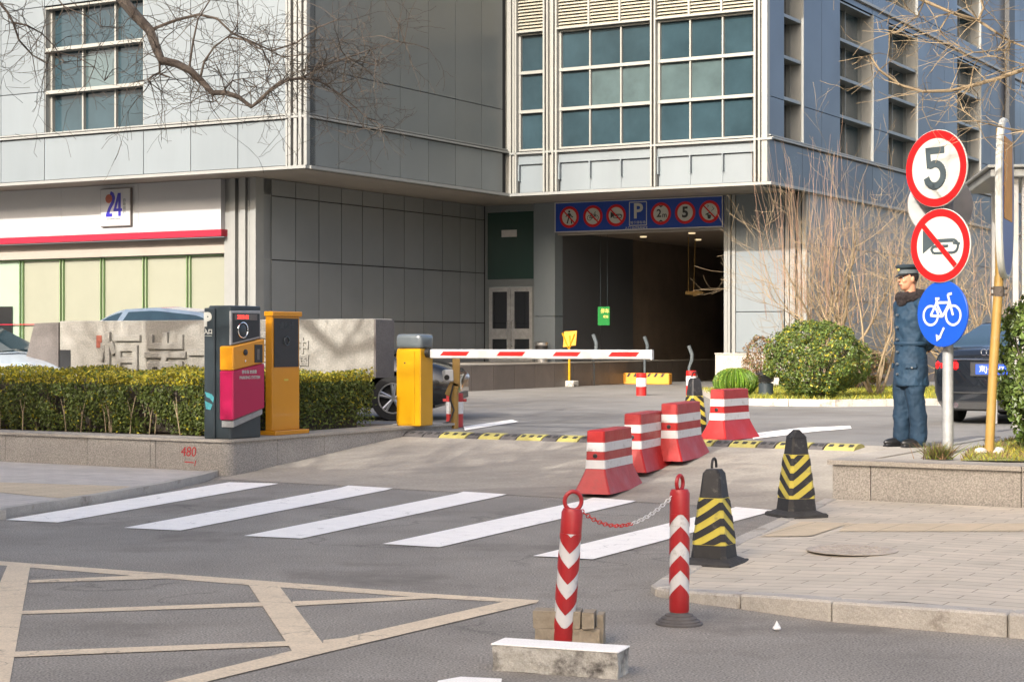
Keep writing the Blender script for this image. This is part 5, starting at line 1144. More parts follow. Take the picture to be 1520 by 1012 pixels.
# ================================================================ vegetation
rs = np.random.RandomState(4)
def surf_leaves(name, n, fn, size, mats, probs, parent, jitter=.9):
    pts, nr, mi = [], [], []
    for _ in range(n):
        p, q = fn(); pts.append(p); nr.append(q); mi.append(0)
    pts = np.array(pts); mi = rs.choice(len(mats), n, p=probs)
    return leaves(name, pts, nr, size, mats, mi, parent, jitter)
# ---- hedge (local x along u, y away)
hp = W(IU - .4, 16.0, IZ - .02); hedge = thing('hedge', 'long clipped hedge with golden top and bare stems on the left planter', 'hedge', hp, AX)
HL, HD, HH = 13.0, 2.8, .70
pts, nr, mi = [], [], []
for k in range(95000):
    x = -rs.uniform(0, 1) ** 1.15 * HL; r = rs.uniform()
    lump = .05 * math.sin(x * 5.1) + .035 * math.sin(x * 11.3 + 1) + .02 * math.sin(x * 23)
    if r < .60:    # front
        z = HH * (rs.beta(1.05, 1.1)) ; y = rs.exponential(.10) + .05 + lump * .6 + (.12 * (1 - z / HH) ** 2); n_ = (0, -1, .35)
        if z < .10 and rs.uniform() < .5: continue
        if mnoise.noise(Vector((x * 3.2, y * 3, z * 4))) < -.2 and z < HH * .8: continue
        top = z > HH * .84
    elif r < .9:  # top
        y = rs.uniform(0, 1) ** 1.2 * HD; z = HH - rs.exponential(.025) + .03 * math.sin(x * 4.3 + y * 3) + .05 * mnoise.noise(Vector((x * 1.7, y * 2, 3))) + rs.uniform(-.01, .035); n_ = (0, -.1, 1); top = True
        y += .05
    else:          # right end
        x = -rs.exponential(.08) - .02 + .04 * math.sin(z if False else k); y = rs.uniform(0, 1.0) * HD; z = HH * rs.beta(1.8, 1.1); n_ = (1, -.2, .3); top = z > HH * .86
    pts.append((x, y, z)); nr.append(n_); mi.append(1 if (top and rs.uniform() < .75) else (1 if rs.uniform() < .06 else 0) if not top else 2 if rs.uniform() < .5 else 0)
leaves('foliage', pts, nr, .022, ['leaf_hedge', 'leaf_gold', 'leaf_green'], mi, hedge, 1.0)
b = MB(); x = -.1
while x > -HL:
    for _ in range(2):
        xx = x + random.uniform(-.05, .05); yy = random.uniform(.08, .4); s_ = random.uniform(-.08, .08)
        b.tube([(xx, yy, 0), (xx + s_ * .4, yy - .01, .2), (xx + s_, yy + .02, .45)], [.009, .007, .004], 5); 
        b.tube([(xx + s_ * .4, yy - .01, .2), (xx + s_ * .4 - .07, yy, .4)], [.006, .003], 4)
    x -= random.uniform(.16, .5)
b.build('stems', 'stem', hedge)
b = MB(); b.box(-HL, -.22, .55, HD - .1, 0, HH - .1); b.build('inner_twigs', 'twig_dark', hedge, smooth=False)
# ---- lawn at right back
lz = .44
lp = [(1102, 602), (1240, 604), (1392, 602), (1600, 602)]
front = [toUV(*GZ(x, y, .34)[:2]) for x, y in lp]; lft = [toUV(*GZ(x, y, .34)[:2]) for x, y in ((1042, 586), (1056, 594))]
outl = [lft[0], lft[1]] + front + [(front[-1][0] + 3, 39.3), (-14.6, 39.3), (lft[0][0] + .6, 38.5)]
b = MB(); b.sheet([W(u, v, lz) for u, v in outl]); tag(b.build('lawn', 'lawn', smooth=False), kind='structure')
b = MB(); e = outl[:6]
for i in range(len(e) - 1):
    a, c = Vector(e[i]), Vector(e[i + 1]); d = (c - a).normalized(); nn = Vector((-d.y, d.x)) * .14; n_ = max(1, int((c - a).length / .8))
    for k in range(n_):
        A_, C_ = a.lerp(c, k / n_) + d * .006, a.lerp(c, (k + 1) / n_) - d * .006
        b.add([W(*A_, .3), W(*C_, .3), W(*(C_ + nn), .3), W(*(A_ + nn), .3), W(*A_, lz + .03), W(*C_, lz + .03), W(*(C_ + nn), lz + .03), W(*(A_ + nn), lz + .03)], [(4, 5, 6, 7), (0, 1, 5, 4), (1, 2, 6, 5), (2, 3, 7, 6), (3, 0, 4, 7)])
tag(b.build('lawn_kerb', 'kerb', smooth=False), kind='structure')
def inpoly(u, v, pl):
    c = False; j = len(pl) - 1
    for i in range(len(pl)):
        if (pl[i][1] > v) != (pl[j][1] > v) and u < (pl[j][0] - pl[i][0]) * (v - pl[i][1]) / (pl[j][1] - pl[i][1]) + pl[i][0]: c = not c
        j = i
    return c
def blades(name, n, sampler, h, mats, w_=.006, bend=.5):
    vs, fs, mi = [], [], []
    for _ in range(n):
        x, y, z = sampler(); a = rs.uniform(0, 2 * PI); hh_ = h * rs.uniform(.5, 1.3); d = (math.cos(a), math.sin(a)); bx, by = rs.normal(0, bend * hh_, 2); k = len(vs)
        vs += [(x - d[0] * w_, y - d[1] * w_, z), (x + d[0] * w_, y + d[1] * w_, z), (x + bx, y + by, z + hh_)]; fs.append((k, k + 1, k + 2)); mi.append(rs.randint(len(mats)))
    me = bpy.data.meshes.new(name); me.from_pydata(vs, [], fs); [me.materials.append(M[m]) for m in mats]; me.polygons.foreach_set('material_index', mi)
    o = bpy.data.objects.new(name, me); C.objects.link(o); return o
us = [q[0] for q in outl]; vs_ = [q[1] for q in outl]
def s1():
    while True:
        u, v = rs.uniform(min(us), min(max(us), -9)), rs.uniform(min(vs_), max(vs_))
        if inpoly(u, v, outl): return W(u, v, lz)
tag(blades('grass', 16000, s1, .09, ['grass', 'leaf_gold', 'grass'], .012), 'thin yellow green winter grass under the big round bush', None, None, 'stuff')
# grass by the yellow pole
gp = [toUV(*GZ(x, y, PZ)[:2]) for x, y in ((1425, 684), (1440, 668), (1500, 652), (1700, 648), (1700, 686))]
b = MB(); b.sheet([W(u, v, PZ + .005) for u, v in gp]); tag(b.build('grass_bed', 'lawn', smooth=False), kind='structure')
us2 = [q[0] for q in gp]; vs2 = [q[1] for q in gp]
def s2():
    while True:
        u, v = rs.uniform(min(us2), max(us2)), rs.uniform(min(vs2), max(vs2))
        if inpoly(u, v, gp): return W(u, v, PZ)
tag(blades('grass', 5000, s2, .05, ['grass', 'leaf_gold', 'leaf_brown'], .006, .8), 'short dry grass around the foot of the yellow pole', None, None, 'stuff')
p = GZ(1392, 681, PZ); cnt = 420
o = blades('grass_tuft', cnt, lambda: (rs.normal(0, .05), rs.normal(0, .04), 0), .13, ['leaf_brown', 'grass', 'leaf_hedge', 'leaf_brown'], .007, .8); o.location = p; tag(o, 'brown and green grass tuft at the foot of the grey sign pole', 'grass tuft')
# ---- bushes
def bush(label, p, rx, ry, rz_, n, size, mats, probs, name='round_bush', zc=.52, bumps=.10, trunk=True, twigs=0, flat=1.0):
    t = thing(name, label, 'bush', p)
    pts, nr, mi = [], [], []
    while len(pts) < n:
        d = rs.normal(0, 1, 3); d /= np.linalg.norm(d); rr = 1 - rs.exponential(.07); 
        if rr < .5: continue
        k = rr + bumps * mnoise.noise(Vector(d * 2.6)) * 2 + bumps * .7 * mnoise.noise(Vector(d * 7))
        q = (d[0] * rx * k, d[1] * ry * k, rz_ * (zc * 2) * .5 * 1.0 + d[2] * rz_ * .5 * k)
        if q[2] < .02 or mnoise.noise(Vector(q) * 4.5) < -.33: continue
        pts.append(q); nr.append(tuple(d)); mi.append(rs.choice(len(mats), p=probs))
    leaves('foliage', pts, nr, size, mats, mi, t, .8)
    if trunk:
        b = MB()
        for k in range(16):
            a = 2 * PI * k / 16; b.tube([(.05 * math.cos(a), .05 * math.sin(a), 0), (rx * .35 * math.cos(a), ry * .35 * math.sin(a), rz_ * .4), (rx * .75 * math.cos(a), ry * .75 * math.sin(a), rz_ * random.uniform(.55, .8))], [.02, .012, .004], 5)
        b.build('stems', 'bark', t)
    return t
p = GZ(1213, 592, .44); bush('large round evergreen bush with a yellow patch on the lawn', p, .92, .92, 1.38, 15000, .03, ['leaf_green', 'leaf_hedge', 'leaf_gold'], [.6, .3, .1])
p = GZ(1143, 580, .44); bush('small dry brown bush peeping out left of the large round bush', (p[0], p[1] + 1.2, .44), .42, .42, 1.05, 3500, .024, ['leaf_brown', 'leaf_hedge'], [.85, .15], zc=.6)
p = GZ(1292, 584, .44); bush('brown green low bush behind the guard on the lawn', (p[0] + .3, p[1] + 2.6, .44), .6, .5, .9, 4000, .03, ['leaf_brown', 'leaf_hedge'], [.6, .4])
p = at_uv(1548, 16.9, PZ); bush('glossy evergreen bush cut by the right edge of the photo', p, .40, .40, 1.55, 5200, .034, ['leaf_green', 'leaf_hedge'], [.7, .3], name='evergreen_bush', zc=.5)
# ribbed ball plant
p = GZ(1092, 588, .44); t = thing('ball_plant', 'flattened bright green ribbed ball plant by the garage corner', 'plant', p); pts, nr, mi = [], [], []
b = MB(); n = 26
rings = []
for i in range(13):
    f = PI * (i + .6) / 13.6; ring = []
    for j in range(n * 2): a = PI * j / n; k = 1.0 if j % 2 else .8; ring.append((.43 * math.sin(f) * k * math.cos(a), .43 * math.sin(f) * k * math.sin(a), .27 - .27 * math.cos(f) * (1 if k == 1 else .97)))
    rings.append(ring)
b.loft(rings); b.build('core', 'leaf_ball', t)
for _ in range(7000):
    a = rs.uniform(0, 2 * PI); j = round(a / (2 * PI) * n); a = 2 * PI * j / n + rs.normal(0, .016); f = rs.uniform(.05, PI * .93); r = 1 + rs.uniform(-.03, .03)
    pts.append((.43 * math.sin(f) * r * math.cos(a), .43 * math.sin(f) * r * math.sin(a), .27 - .27 * math.cos(f) * r)); nr.append((math.cos(a), math.sin(a), .3)); mi.append(rs.choice(3, p=[.7, .2, .1]))
leaves('foliage', pts, nr, .014, ['leaf_ball', 'leaf_green', 'leaf_gold'], mi, t, .6)
# ---- bare shrubs
def shoot(b, p, d, L, r, depth, up=.25, m=0, wob=.16, keep=None, minr=.0025, kids=(2, 4), nn=None):
    n = nn or max(3, int(L / .16)); pts = [Vector(p)]; d = Vector(d).normalized(); rad = [r]
    for i in range(n):
        d = (d + Vector((random.gauss(0, wob), random.gauss(0, wob), random.gauss(0, wob) + up * .15))).normalized(); q = pts[-1] + d * (L / n)
        if keep and not keep(q): break
        pts.append(q); rad.append(max(minr, r * (1 - .8 * (i + 1) / n)))
    if len(pts) < 2: return
    b.tube(pts, rad, 6 if r > .02 else 4 if r > .008 else 3, m, cap=False)
    if depth <= 0: return
    for _ in range(random.randint(*kids)):
        i = random.randint(max(1, len(pts) // 4), len(pts) - 1); ax = (pts[i] - pts[i - 1]).normalized(); sd_ = Vector((random.gauss(0, 1), random.gauss(0, 1), random.gauss(0, .7))); sd_ = (sd_ - ax * sd_.dot(ax)).normalized()
        shoot(b, pts[i], ax * .7 + sd_ * .75, L * random.uniform(.4, .7), rad[i] * .7, depth - 1, up, m, wob, keep, minr, kids)
def bare_shrub(label, px, py, z, Ys, H, spread, nst, ndep, group=None, tall=0, dyn=0, r0=.03, seed=1):
    random.seed(seed); p = GZ(px, py, z); p = (p[0] * Ys / p[1], Ys, z); t = thing('bare_shrub', label, 'shrub', p, group=group)
    b = MB()
    for k in range(nst):
        a = random.uniform(0, 2 * PI); r = random.uniform(0, .12); lean = random.uniform(.05, spread)
        shoot(b, (r * math.cos(a), r * math.sin(a), 0), (lean * math.cos(a), lean * math.sin(a), 1), H * random.uniform(.45, .75), r0 * random.uniform(.6, 1.1), ndep, up=.5, wob=.1, kids=(3, 5))
    b.build('branches', 'twig', t)
    if tall:
        b = MB()
        for k in range(tall):
            a = random.uniform(0, 2 * PI); rr = random.uniform(.1, 1.15) * spread; z0 = H * random.uniform(.3, .5)
            shoot(b, (rr * math.cos(a), rr * math.sin(a), z0), (.3 * math.cos(a) * random.uniform(0, 1), .3 * math.sin(a), 1.4), H * random.uniform(.4, .72), .0065, 0, up=.3, wob=.035, minr=.0022)
        b.build('shoots', 'shoot', t)
    return t
bare_shrub('tall bare shrub with thin upright shoots right behind the large round bush', 1218, 580, .44, 36.5, 4.9, .95, 8, 3, 'bare winter shrubs by the office wall', 52, r0=.045, seed=2)
bare_shrub('bare shrub with pale trunk standing just left of the guard', 1300, 580, .44, 34.5, 3.6, .8, 6, 3, 'bare winter shrubs by the office wall', 16, r0=.035, seed=5)
bare_shrub('tangled tan shrub seen between the guard and the signs', 1345, 575, .44, 38.5, 3.9, 1.0, 7, 3, 'bare winter shrubs by the office wall', 14, r0=.04, seed=8)
bare_shrub('bushy straw coloured shrub behind the dark sedan', 1440, 580, .44, 37.0, 3.6, 1.1, 14, 3, 'bare winter shrubs by the office wall', 6, r0=.04, seed=9)
bare_shrub('bare shrub with crooked trunk between the two sign poles', 1462, 580, .44, 31.0, 3.6, .7, 5, 3, 'bare winter shrubs by the office wall', 6, r0=.05, seed=12)
bare_shrub('low bare shrub in front of the white entrance panels', 1188, 585, .44, 38.5, 3.4, .8, 6, 3, 'bare winter shrubs by the office wall', 20, r0=.03, seed=15)
# ---- street trees with limbs reaching into the picture
def not_seen(q): return not in_frame(q, 30)
random.seed(21)
TY = 20.0
def L2(px, py, Y=TY): return Vector(P(px, py, Y))
tree = thing('street_tree', 'bare street tree whose dark crooked limb crosses the top left of the facade', 'tree', (-8.55, 19.2, LZ))
o3 = Vector((-8.55, 19.2, LZ))
b = MB(); tr_ = [Vector((0, 0, -.1)), Vector((.05, .02, 1.5)), Vector((.15, .1, 3.0)), Vector((.25, .1, 4.6)), Vector((.1, .1, 6.2)), Vector((-.2, .1, 8.0))]; b.tube(tr_, [.21, .18, .16, .15, .11, .06], 12); b.build('trunk', 'bark', tree)
def keep_rel(q): return not_seen(q + o3)
b = MB()
main = [(120, -120), (160, -50), (178, -5), (200, 22), (222, 45), (233, 75), (240, 90), (262, 95), (282, 105), (300, 122), (315, 138), (335, 138), (355, 145), (373, 159), (385, 150), (400, 135), (418, 121), (450, 115), (480, 98), (515, 86), (550, 74), (592, 62)]
mr = [.085, .075, .065, .06, .055, .052, .05, .045, .042, .038, .034, .03, .026, .023, .022, .02, .018, .014, .012, .009, .006, .004]
mp = [Vector((.25, .1, 4.6)) , Vector((1.2, .4, 5.9))] + [L2(x, y) - o3 for x, y in main]; b.tube(mp, [.11, .10] + mr, 9)
subs = [([(228, 43), (262, 30), (295, 22), (322, 28), (345, 50), (382, 66), (403, 76), (440, 64), (470, 42), (500, 30)], .018), ([(298, 113), (303, 92), (318, 70), (338, 55), (352, 48)], .016), ([(281, 100), (287, 60), (294, 28), (312, 0), (318, -20)], .014), ([(237, 88), (237, 108), (226, 113), (219, 119)], .016), ([(237, 110), (252, 115)], .012), ([(315, 138), (316, 152)], .012), ([(222, 120), (224, 124)], .01), ([(330, 137), (345, 120), (360, 117), (380, 128), (395, 120)], .009), ([(338, 55), (365, 60), (390, 75), (400, 95), (396, 120)], .012), ([(400, 135), (430, 118), (470, 118), (505, 140), (545, 175), (570, 188)], .012), ([(450, 115), (485, 125), (520, 160), (540, 190)], .008), ([(515, 86), (560, 98), (600, 62)], .006), ([(-30, -20), (0, 5), (12, 20), (20, 35), (28, 60), (48, 82), (70, 95)], .02), ([(20, 34), (40, 38), (62, 50), (80, 68), (95, 92)], .012), ([(70, -20), (95, 10), (130, 25), (150, 40)], .01), ([(66, 80), (85, 78), (115, 85), (140, 100), (155, 120)], .008), ([(382, 66), (420, 85), (460, 80), (500, 70)], .009)]
for l, r in subs:
    jit = [random.uniform(-.15, .15) for _ in l]; pts = [L2(x, y, TY + j * (0 if i == 0 else 1)) - o3 for i, ((x, y), j) in enumerate(zip(l, jit))]
    b.tube(pts, [max(.004, r * (1 - .7 * i / len(l))) for i in range(len(l))], 6)
b.tube([Vector((.2, .1, 5.2)), Vector((.9, .3, 6.2)), L2(-30, -20) - o3], [.07, .05, .022], 7); b.tube([Vector((.2, .1, 5.4)), Vector((1.1, .3, 6.4)), L2(70, -20) - o3], [.05, .03, .012], 7)
b.build('limb', 'bark', tree)
b = MB()
allp = [(L2(x, y) - o3, .008) for x, y in main[3:]] + [(L2(x, y) - o3, .006) for l, r in subs for x, y in l[1:]] * 1
for q, r in allp:
    for k in range(3):
        shoot(b, q, (random.gauss(.25, .8), random.gauss(0, .6), random.gauss(.0, .8)), random.uniform(.3, .85), r, 2, up=0.05, wob=.28, minr=.0024, kids=(1, 3))
for q in [L2(x, y) - o3 for x, y in ((430, 95), (450, 105), (470, 95), (495, 85), (520, 100), (480, 130), (505, 60), (540, 60), (460, 60), (440, 130))]:
    for k in range(3): shoot(b, q, (random.gauss(.9, .5), random.gauss(0, .4), random.gauss(.1, .6)), random.uniform(.3, .8), .006, 2, up=.1, wob=.25, minr=.0022, kids=(2, 3))
b.build('twigs', 'twig_dark', tree)
b = MB(); random.seed(77)
for l, r in (([(-8.3, 19.3, 5.0), (-7.6, 17.5, 6.0), (-7.3, 15.8, 6.4), (-7.5, 14.2, 6.7), (-6.6, 12.4, 7.6), (-5.9, 11.2, 8.4)], .10), ([(-7.4, 16.6, 6.3), (-6.6, 15.6, 7.0), (-6.4, 14.2, 7.7), (-5.4, 13.0, 8.6)], .07), ([(-8.2, 19.3, 6.0), (-9.0, 17.0, 6.6), (-9.8, 15.2, 7.6), (-10.4, 13.5, 8.8)], .08)):
    q = [Vector(p) - o3 for p in l]; b.tube(q, [r * (1 - .6 * i / len(q)) for i in range(len(q))], 8)
    for p in q[1:]:
        for k in range(4): shoot(b, p, (random.gauss(.3, .7), random.gauss(-.2, .7), random.uniform(.1, 1)), random.uniform(1, 2.4), .028, 3, up=.1, wob=.14, keep=keep_rel, minr=.005, kids=(2, 4))
b.build('overhanging_limb', 'bark', tree)
b = MB()
for k in range(46):   # crown above the picture: throws the dappled shade
    base = tr_[random.randint(3, 5)].lerp(tr_[5], random.uniform(0, .8)); a = random.uniform(0, 2 * PI)
    shoot(b, base, (math.cos(a), math.sin(a), random.uniform(.3, 1.2)), random.uniform(1.8, 3.6), .04, 3, up=.1, wob=.12, keep=keep_rel, minr=.006, kids=(3, 4))
b.build('crown', 'bark', tree)
def off_tree(label, x, y, h, seed, n=85, R0=.15):
    random.seed(seed); t = thing('street_tree', label, 'tree', (x, y, 0), group=None); o = Vector((x, y, 0))
    pts = [Vector((0, 0, 0)), Vector((.1, 0, h * .3)), Vector((.0, .1, h * .6)), Vector((.1, .1, h))]; b = MB(); b.tube(pts, [R0, R0 * .85, R0 * .6, .03], 12); b.build('trunk', 'bark', t)
    b = MB()
    for k in range(n):
        base = pts[1].lerp(pts[2], random.uniform(.3, 1)) if k % 2 else pts[2].lerp(pts[3], random.uniform(0, .9)); a = random.uniform(0, 2 * PI)
        shoot(b, base, (math.cos(a), math.sin(a), random.uniform(.2, 1)), random.uniform(1.8, 4.4), .05, 3, up=.12, wob=.12, keep=lambda q: not_seen(q + o), minr=.006, kids=(3, 4))
    b.build('crown', 'bark', t); return t, o
off_tree('bare street tree standing left of the camera by the kerb', -6.2, 8.5, 7.5, 31)
t4, o4 = off_tree('bare street tree with tan twigs reaching in at the top right', 6.1, 14.2, 8, 33)
b = MB(); q0 = Vector((0, .1, 4.6))
R2 = lambda x, y, Y=15.0: Vector(P(x, y, Y)) - o4
for l, r in (([(1640, 60), (1560, 90), (1520, 103), (1480, 117), (1440, 128), (1410, 135), (1370, 136), (1335, 126), (1305, 104), (1291, 82)], .022), ([(1290, -60), (1340, -15), (1372, 2), (1415, 20), (1450, 30), (1478, 48), (1500, 62), (1560, 85)], .018), ([(1452, 30), (1460, 12), (1450, -20)], .012), ([(1372, 2), (1362, 25), (1330, 48), (1320, 50)], .007), ([(1410, 20), (1395, 45), (1410, 65)], .006), ([(1440, 128), (1445, 100), (1452, 88)], .007), ([(1500, 62), (1480, 75), (1445, 78), (1425, 70)], .007), ([(1560, 200), (1520, 195), (1490, 190), (1450, 180), (1430, 165)], .008), ([(1570, 130), (1520, 96), (1480, 85)], .008)):
    b.tube([R2(x, y, 15 + random.uniform(-.1, .1)) for x, y in l], [max(.004, r * (1 - .7 * i / len(l))) for i in range(len(l))], 7)
    for x, y in l:
        for k in range(3): shoot(b, R2(x, y), (random.gauss(-.4, .7), random.gauss(0, .5), random.gauss(0, .6)), random.uniform(.2, .5), .005, 1, up=0, wob=.25, minr=.002, kids=(1, 3))
b.tube([q0, q0 + Vector((-.3, .5, .6)), R2(1640, 60)], [.06, .04, .024], 7); b.tube([q0, q0 + Vector((-.6, .3, 1.0)), R2(1290, -60)], [.05, .035, .018], 7)
b.build('limb', 'twig', t4)
off_tree('bare street tree behind the camera on the far left', -12, 12, 8, 35)
# building across the street (behind the camera): its roof line sets where the shade ends
ob = thing('unseen_building_across_street', 'plain long office block across the street behind the camera', 'building', (0, 0, 0), AX)
Hs = 21.1
b = MB(); b.box(-27, 12, -42, -26, 0, Hs); b.build('walls', 'far_wall', ob, smooth=False)
b = MB()
for k in range(5):
    for i in range(10): b.box(-26 + i * 3.8, -26 + i * 3.8 + 2.2, -25.99, -25.95, 1.5 + k * 3.6, 3.5 + k * 3.6)
b.build('windows', 'glass_dark', ob, smooth=False)
ob = thing('unseen_building_across_street', 'unseen long office block added behind the camera to the left to darken window reflections', 'building', (0, 0, 0), AX)  # unseen block, added so the facade windows reflect something darker than sky
b = MB(); b.box(-95, -27.5, -66, -50, 0, 30); b.build('walls', 'granite_dark', ob, smooth=False)
b = MB()
for k in range(8):
    for i in range(17): b.box(-93.5 + i * 3.9, -93.5 + i * 3.9 + 2.4, -49.99, -49.94, 1.2 + k * 3.6, 3.3 + k * 3.6)
b.build('windows', 'glass_dark', ob, smooth=False)
# ================================================================ the guard (local +x = the way he faces, z up)
pp = GZ(1352, 663, PZ); man = thing('person', 'guard in navy padded coat, fur collar and peaked cap standing beside the signs', 'person', pp, R(202))
def remesh(o, vox, disp=0, dscale=.1, smooth=3):
    r = o.modifiers.new('fuse', 'REMESH'); r.mode = 'VOXEL'; r.voxel_size = vox; r.use_smooth_shade = True
    s = o.modifiers.new('soften', 'SMOOTH'); s.factor = .5; s.iterations = smooth
    if disp:
        tx = bpy.data.textures.new('folds', 'CLOUDS'); tx.noise_scale = dscale; tx.noise_depth = 2
        d = o.modifiers.new('folds', 'DISPLACE'); d.texture = tx; d.strength = disp; d.mid_level = .5
def limb(b, pts, n=16, rads=None): b.tube(pts, rads, n)
def chain(b, pts, rads, n=14):
    """rounded limb: tube plus joint balls"""
    b.tube(pts, rads, n)
    for p, r in zip(pts, rads): b.ell(p, (r, r, r), 0, 12, 8)
H0 = 1.60  # neck
b = MB()
# head: skull, jaw, nose, ears, neck
hc = Vector((.03, 0, 1.655))
b.ell(hc + Vector((-.005, 0, .02)), (.098, .077, .105), 0, 22, 16); b.ell(hc + Vector((.03, 0, -.045)), (.066, .058, .07), 0, 18, 12); b.ell(hc + Vector((.055, 0, -.085)), (.03, .03, .024), 0, 12, 8)
b.loft([[(hc.x + .085, -.012, hc.z + .03), (hc.x + .085, .012, hc.z + .03), (hc.x + .07, 0, hc.z + .03)], [(hc.x + .122, -.018, hc.z - .02), (hc.x + .122, .018, hc.z - .02), (hc.x + .07, 0, hc.z - .02)]])
b.ell(hc + Vector((.112, 0, -.016)), (.014, .016, .012), 0, 10, 8)
for s in (-1, 1): b.ell(hc + Vector((-.005, s * .08, -.005)), (.016, .011, .03), 0, 10, 8); b.ell(hc + Vector((.07, s * .036, -.02)), (.025, .022, .02), 0, 10, 8)
b.ell(hc + Vector((.093, 0, -.055)), (.012, .026, .01), 0, 10, 8)
b.tube([(.0, 0, 1.40), (.01, 0, 1.6)], [.062, .056], 16)
# trunk, legs, arms
b.loft([[(rx * math.cos(2 * PI * j / 20) + ox, ry * math.sin(2 * PI * j / 20), z) for j in range(20)] for z, rx, ry, ox in ((.84, .11, .15, -.01), (.95, .115, .16, -.01), (1.1, .105, .14, .01), (1.3, .12, .17, 0), (1.42, .08, .17, 0), (1.47, .05, .07, 0))])
legs = {}
for s in (-1, 1):
    x = .05 if s < 0 else -.03; pts = [(-.01, s * .085, .90), (x * .5 + .02, s * .085, .48), (x, s * .09, .09)]; legs[s] = pts; chain(b, pts, [.085, .055, .038])
    b.ell((x + .06, s * .095, .045), (.12, .042, .035), 0, 14, 8)
arms = {}
for s in (-1, 1):
    sh, el = Vector((-.01, s * .20, 1.40)), Vector((-.10, s * .25, 1.12)); wr_ = Vector((-.17, s * .06, .99)); arms[s] = (sh, el, wr_); chain(b, [sh, el, wr_], [.052, .042, .027])
    # hand clasped behind the back
    d = Vector((-.02, -s * .075, -.03)); palm = wr_ + d * .6 + Vector((-.012 * (1 + s), 0, 0)); b.ell(palm, (.018, .042, .03), 0, 14, 9, rot=(R(20) * s, 0, 0))
    for k in range(4):
        base = palm + Vector((-.002, -s * .03, .022 - .016 * k)); L_ = (.062, .07, .066, .052)[k]
        b.tube([base, base + Vector((-.012, -s * L_ * .45, -.006)), base + Vector((.002, -s * L_ * .8, -.012)), base + Vector((.018, -s * L_, -.014))], [.0088, .0085, .008, .0068], 8)
    b.tube([palm + Vector((0, s * .01, .02)), palm + Vector((-.01, -s * .015, .05)), palm + Vector((-.004, -s * .04, .058))], [.011, .0095, .008], 8)
body = b.build('body', 'skin', man); remesh(body, .006, smooth=2)
# face details
for s in (-1, 1):
    b = MB(); b.ell(hc + Vector((.0845, s * .031, .012)), (.011, .0135, .007), 0, 12, 8); e = b.build('eye', 'sign_white', man)
    b = MB(); b.ell(hc + Vector((.0935, s * .031, .012)), (.004, .006, .006), 0, 10, 6); b.build('pupil', 'black', e)
    b = MB(); b.tube([hc + Vector((.088, s * .048, .028)), hc + Vector((.097, s * .032, .033)), hc + Vector((.097, s * .015, .03))], .004, 6); b.build('eyebrow', 'fur', man)
b = MB(); b.tube([hc + Vector((.096, -.024, -.057)), hc + Vector((.106, 0, -.055)), hc + Vector((.096, .024, -.057))], .0042, 6); b.build('mouth', 'seal', man)
b = MB(); b.ell(hc + Vector((-.018, 0, .03)), (.094, .082, .09), 0, 20, 14); b.build('hair', 'fur', man)
# cap
b = MB(); cz = hc.z + .052; TB = Matrix.Translation((hc.x, 0, cz)) @ Matrix.Rotation(R(3), 4, 'Y')
def er(z, a, c_, ox=0, n=36): return [(ox + a * math.cos(2 * PI * j / n), c_ * math.sin(2 * PI * j / n), z) for j in range(n)]
b.T = TB; b.loft([er(0, .105, .087), er(.045, .106, .088), er(.062, .128, .112, .0), er(.082, .134, .118, .0), er(.092, .115, .1, -.004), er(.095, .03, .03)]); cap = b.build('peaked_cap', 'cap_cloth', man)
b = MB(); b.T = TB; b.loft([er(.004, .108, .09), er(.04, .109, .091)], caps=False); b.build('cap_band', 'cap_grey', cap)
b = MB(); b.T = TB; ring0, ring1 = [], []
for i in range(15):
    a = R(-62 + 124 * i / 14); ring0.append((.1 * math.cos(a), .084 * math.sin(a), .006)); k = math.cos(a * 1.3); ring1.append((.1 * math.cos(a) + .055 * max(0, k), .084 * math.sin(a) * 1.06, .006 - .03 * max(0, k)))
b.add(ring0 + ring1 + [(x, y, z - .005) for x, y, z in ring0 + ring1], [(i, i + 1, 16 + i, 15 + i) for i in range(14)] + [(30 + i, 45 + i, 46 + i, 31 + i) for i in range(14)] + [(15 + i, 16 + i, 46 + i, 45 + i) for i in range(14)]); b.build('visor', 'shoe', cap)
b = MB(); b.T = TB; b.lathe([(.016, 0), (.014, .006), (.002, .008)], 12, c=(.112, 0, .045), ax='x'); b.build('cap_badge', 'gold', cap)
# coat
b = MB()
secs = [(.60, .175, .205, -.005), (.62, .18, .21, -.005), (.75, .175, .205, -.005), (.90, .165, .195, 0), (1.02, .150, .185, 0), (1.12, .155, .19, 0), (1.25, .165, .205, 0), (1.36, .15, .215, -.005), (1.43, .12, .19, -.01), (1.48, .085, .12, 0)]
b.loft([[(rx * math.cos(2 * PI * j / 28) * (1 if math.cos(2 * PI * j / 28) < 0 else 1.02) + ox, ry * math.sin(2 * PI * j / 28), z) for j in range(28)] for z, rx, ry, ox in [(z, rx * .93, ry * .9, ox) for z, rx, ry, ox in secs]])
for s in (-1, 1):
    sh, el, wr_ = arms[s]; chain(b, [sh + Vector((0, -s * .01, -.01)), sh.lerp(el, .5) + Vector((-.01, s * .01, 0)), el, el.lerp(wr_, .5), wr_ + (el - wr_) * .12], [.083, .08, .072, .064, .055])
coat = b.build('padded_coat', 'coat', man); remesh(coat, .011, .030, .085, 3)
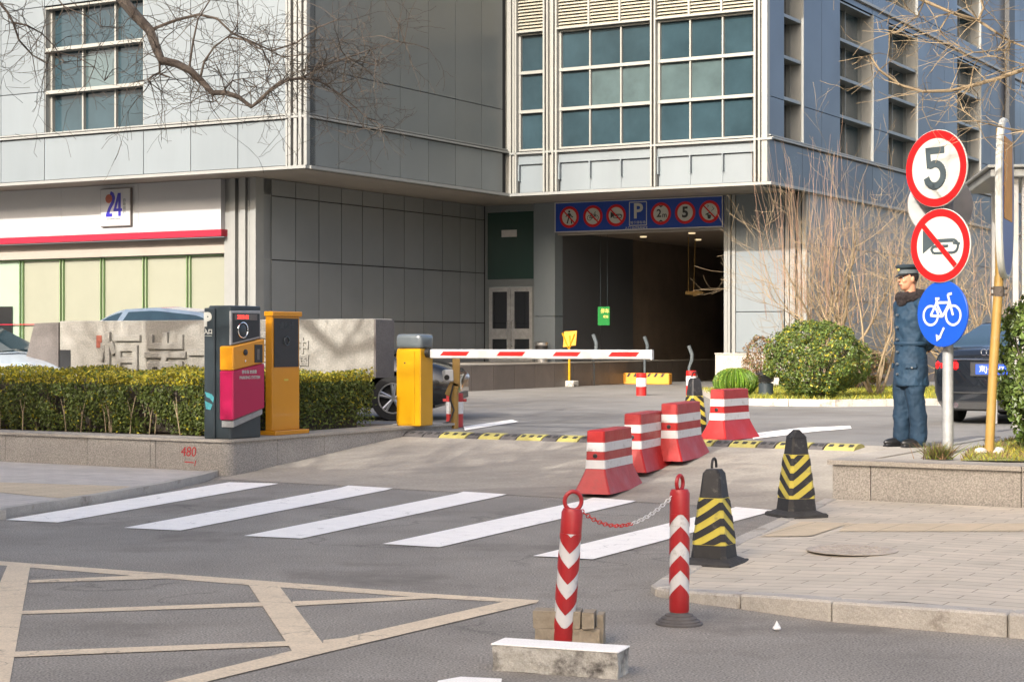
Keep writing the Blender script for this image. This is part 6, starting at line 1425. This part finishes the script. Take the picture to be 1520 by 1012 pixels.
for z in (1.2, 1.02):
    b = MB(); b.loft([[((rx) * math.cos(2 * PI * j / 28), ry * math.sin(2 * PI * j / 28), z + dz) for j in range(28)] for dz, rx, ry in ((-.018, .156, .19), (0, .163, .197), (.018, .156, .19))], 0, caps=False)
    if z < 1.1: b.build('waist_belt', 'coat', coat)
b = MB()
for z, y in ((1.3, .02), (1.18, .02), (1.06, .02), (.94, .02), (.82, .02), (.72, .02)): b.cyl((.165, y, z), (.186, y, z), .011, 10)
b.build('button', 'steel', coat)
for s in (-1, 1):
    b = MB(); b.obox((.10, s * .150, .80), (.12, .02, .05), rz=-s * .7, bev=.008); b.build('pocket_flap', 'coat', coat)
    b = MB(); b.cyl((.10, s * .160, .785), (.105, s * .176, .785), .009, 8); b.build('pocket_stud', 'steel', coat)
b = MB(); b.torus((-.0, 0, 1.475), .098, .052, 'z', 26, 12, sx=1.05, sz=1.22); b.ell((.09, 0, 1.44), (.06, .09, .07), 0, 14, 9); b.ell((-.08, 0, 1.49), (.07, .13, .07), 0, 14, 9); fc = b.build('fur_collar', 'fur', man); remesh(fc, .009, .035, .03, 1)
# trousers and shoes
b = MB()
b.loft([[(rx * math.cos(2 * PI * j / 20), ry * math.sin(2 * PI * j / 20), z) for j in range(20)] for z, rx, ry in ((.66, .12, .17), (.8, .13, .18), (.92, .12, .17))])
for s in (-1, 1):
    l = legs[s]; chain(b, [Vector(l[0]) - Vector((0, 0, .1)), Vector(l[1]) + Vector((-.0, 0, .1)), Vector(l[1]), Vector(l[2]) + Vector((-.005, 0, .12)), Vector(l[2]) + Vector((0, 0, .005))], [.115, .098, .092, .086, .088])
tr0 = b.build('trousers', 'trouser', man); remesh(tr0, .010, .028, .09, 3)
for s in (-1, 1):
    l = legs[s][2]; b = MB(); b.ell((l[0] + .065, s * .097, .045), (.15, .052, .045), 0, 18, 10); b.ell((l[0] - .0, s * .095, .06), (.07, .046, .055), 0, 14, 8); b.box(l[0] - .08, l[0] + .2, s * .097 - .045, s * .097 + .045, .0, .02, 0, .008); sh_ = b.build('shoe', 'shoe', man); remesh(sh_, .007, 0, 0, 2)

man.scale = (.98, .96, 1)
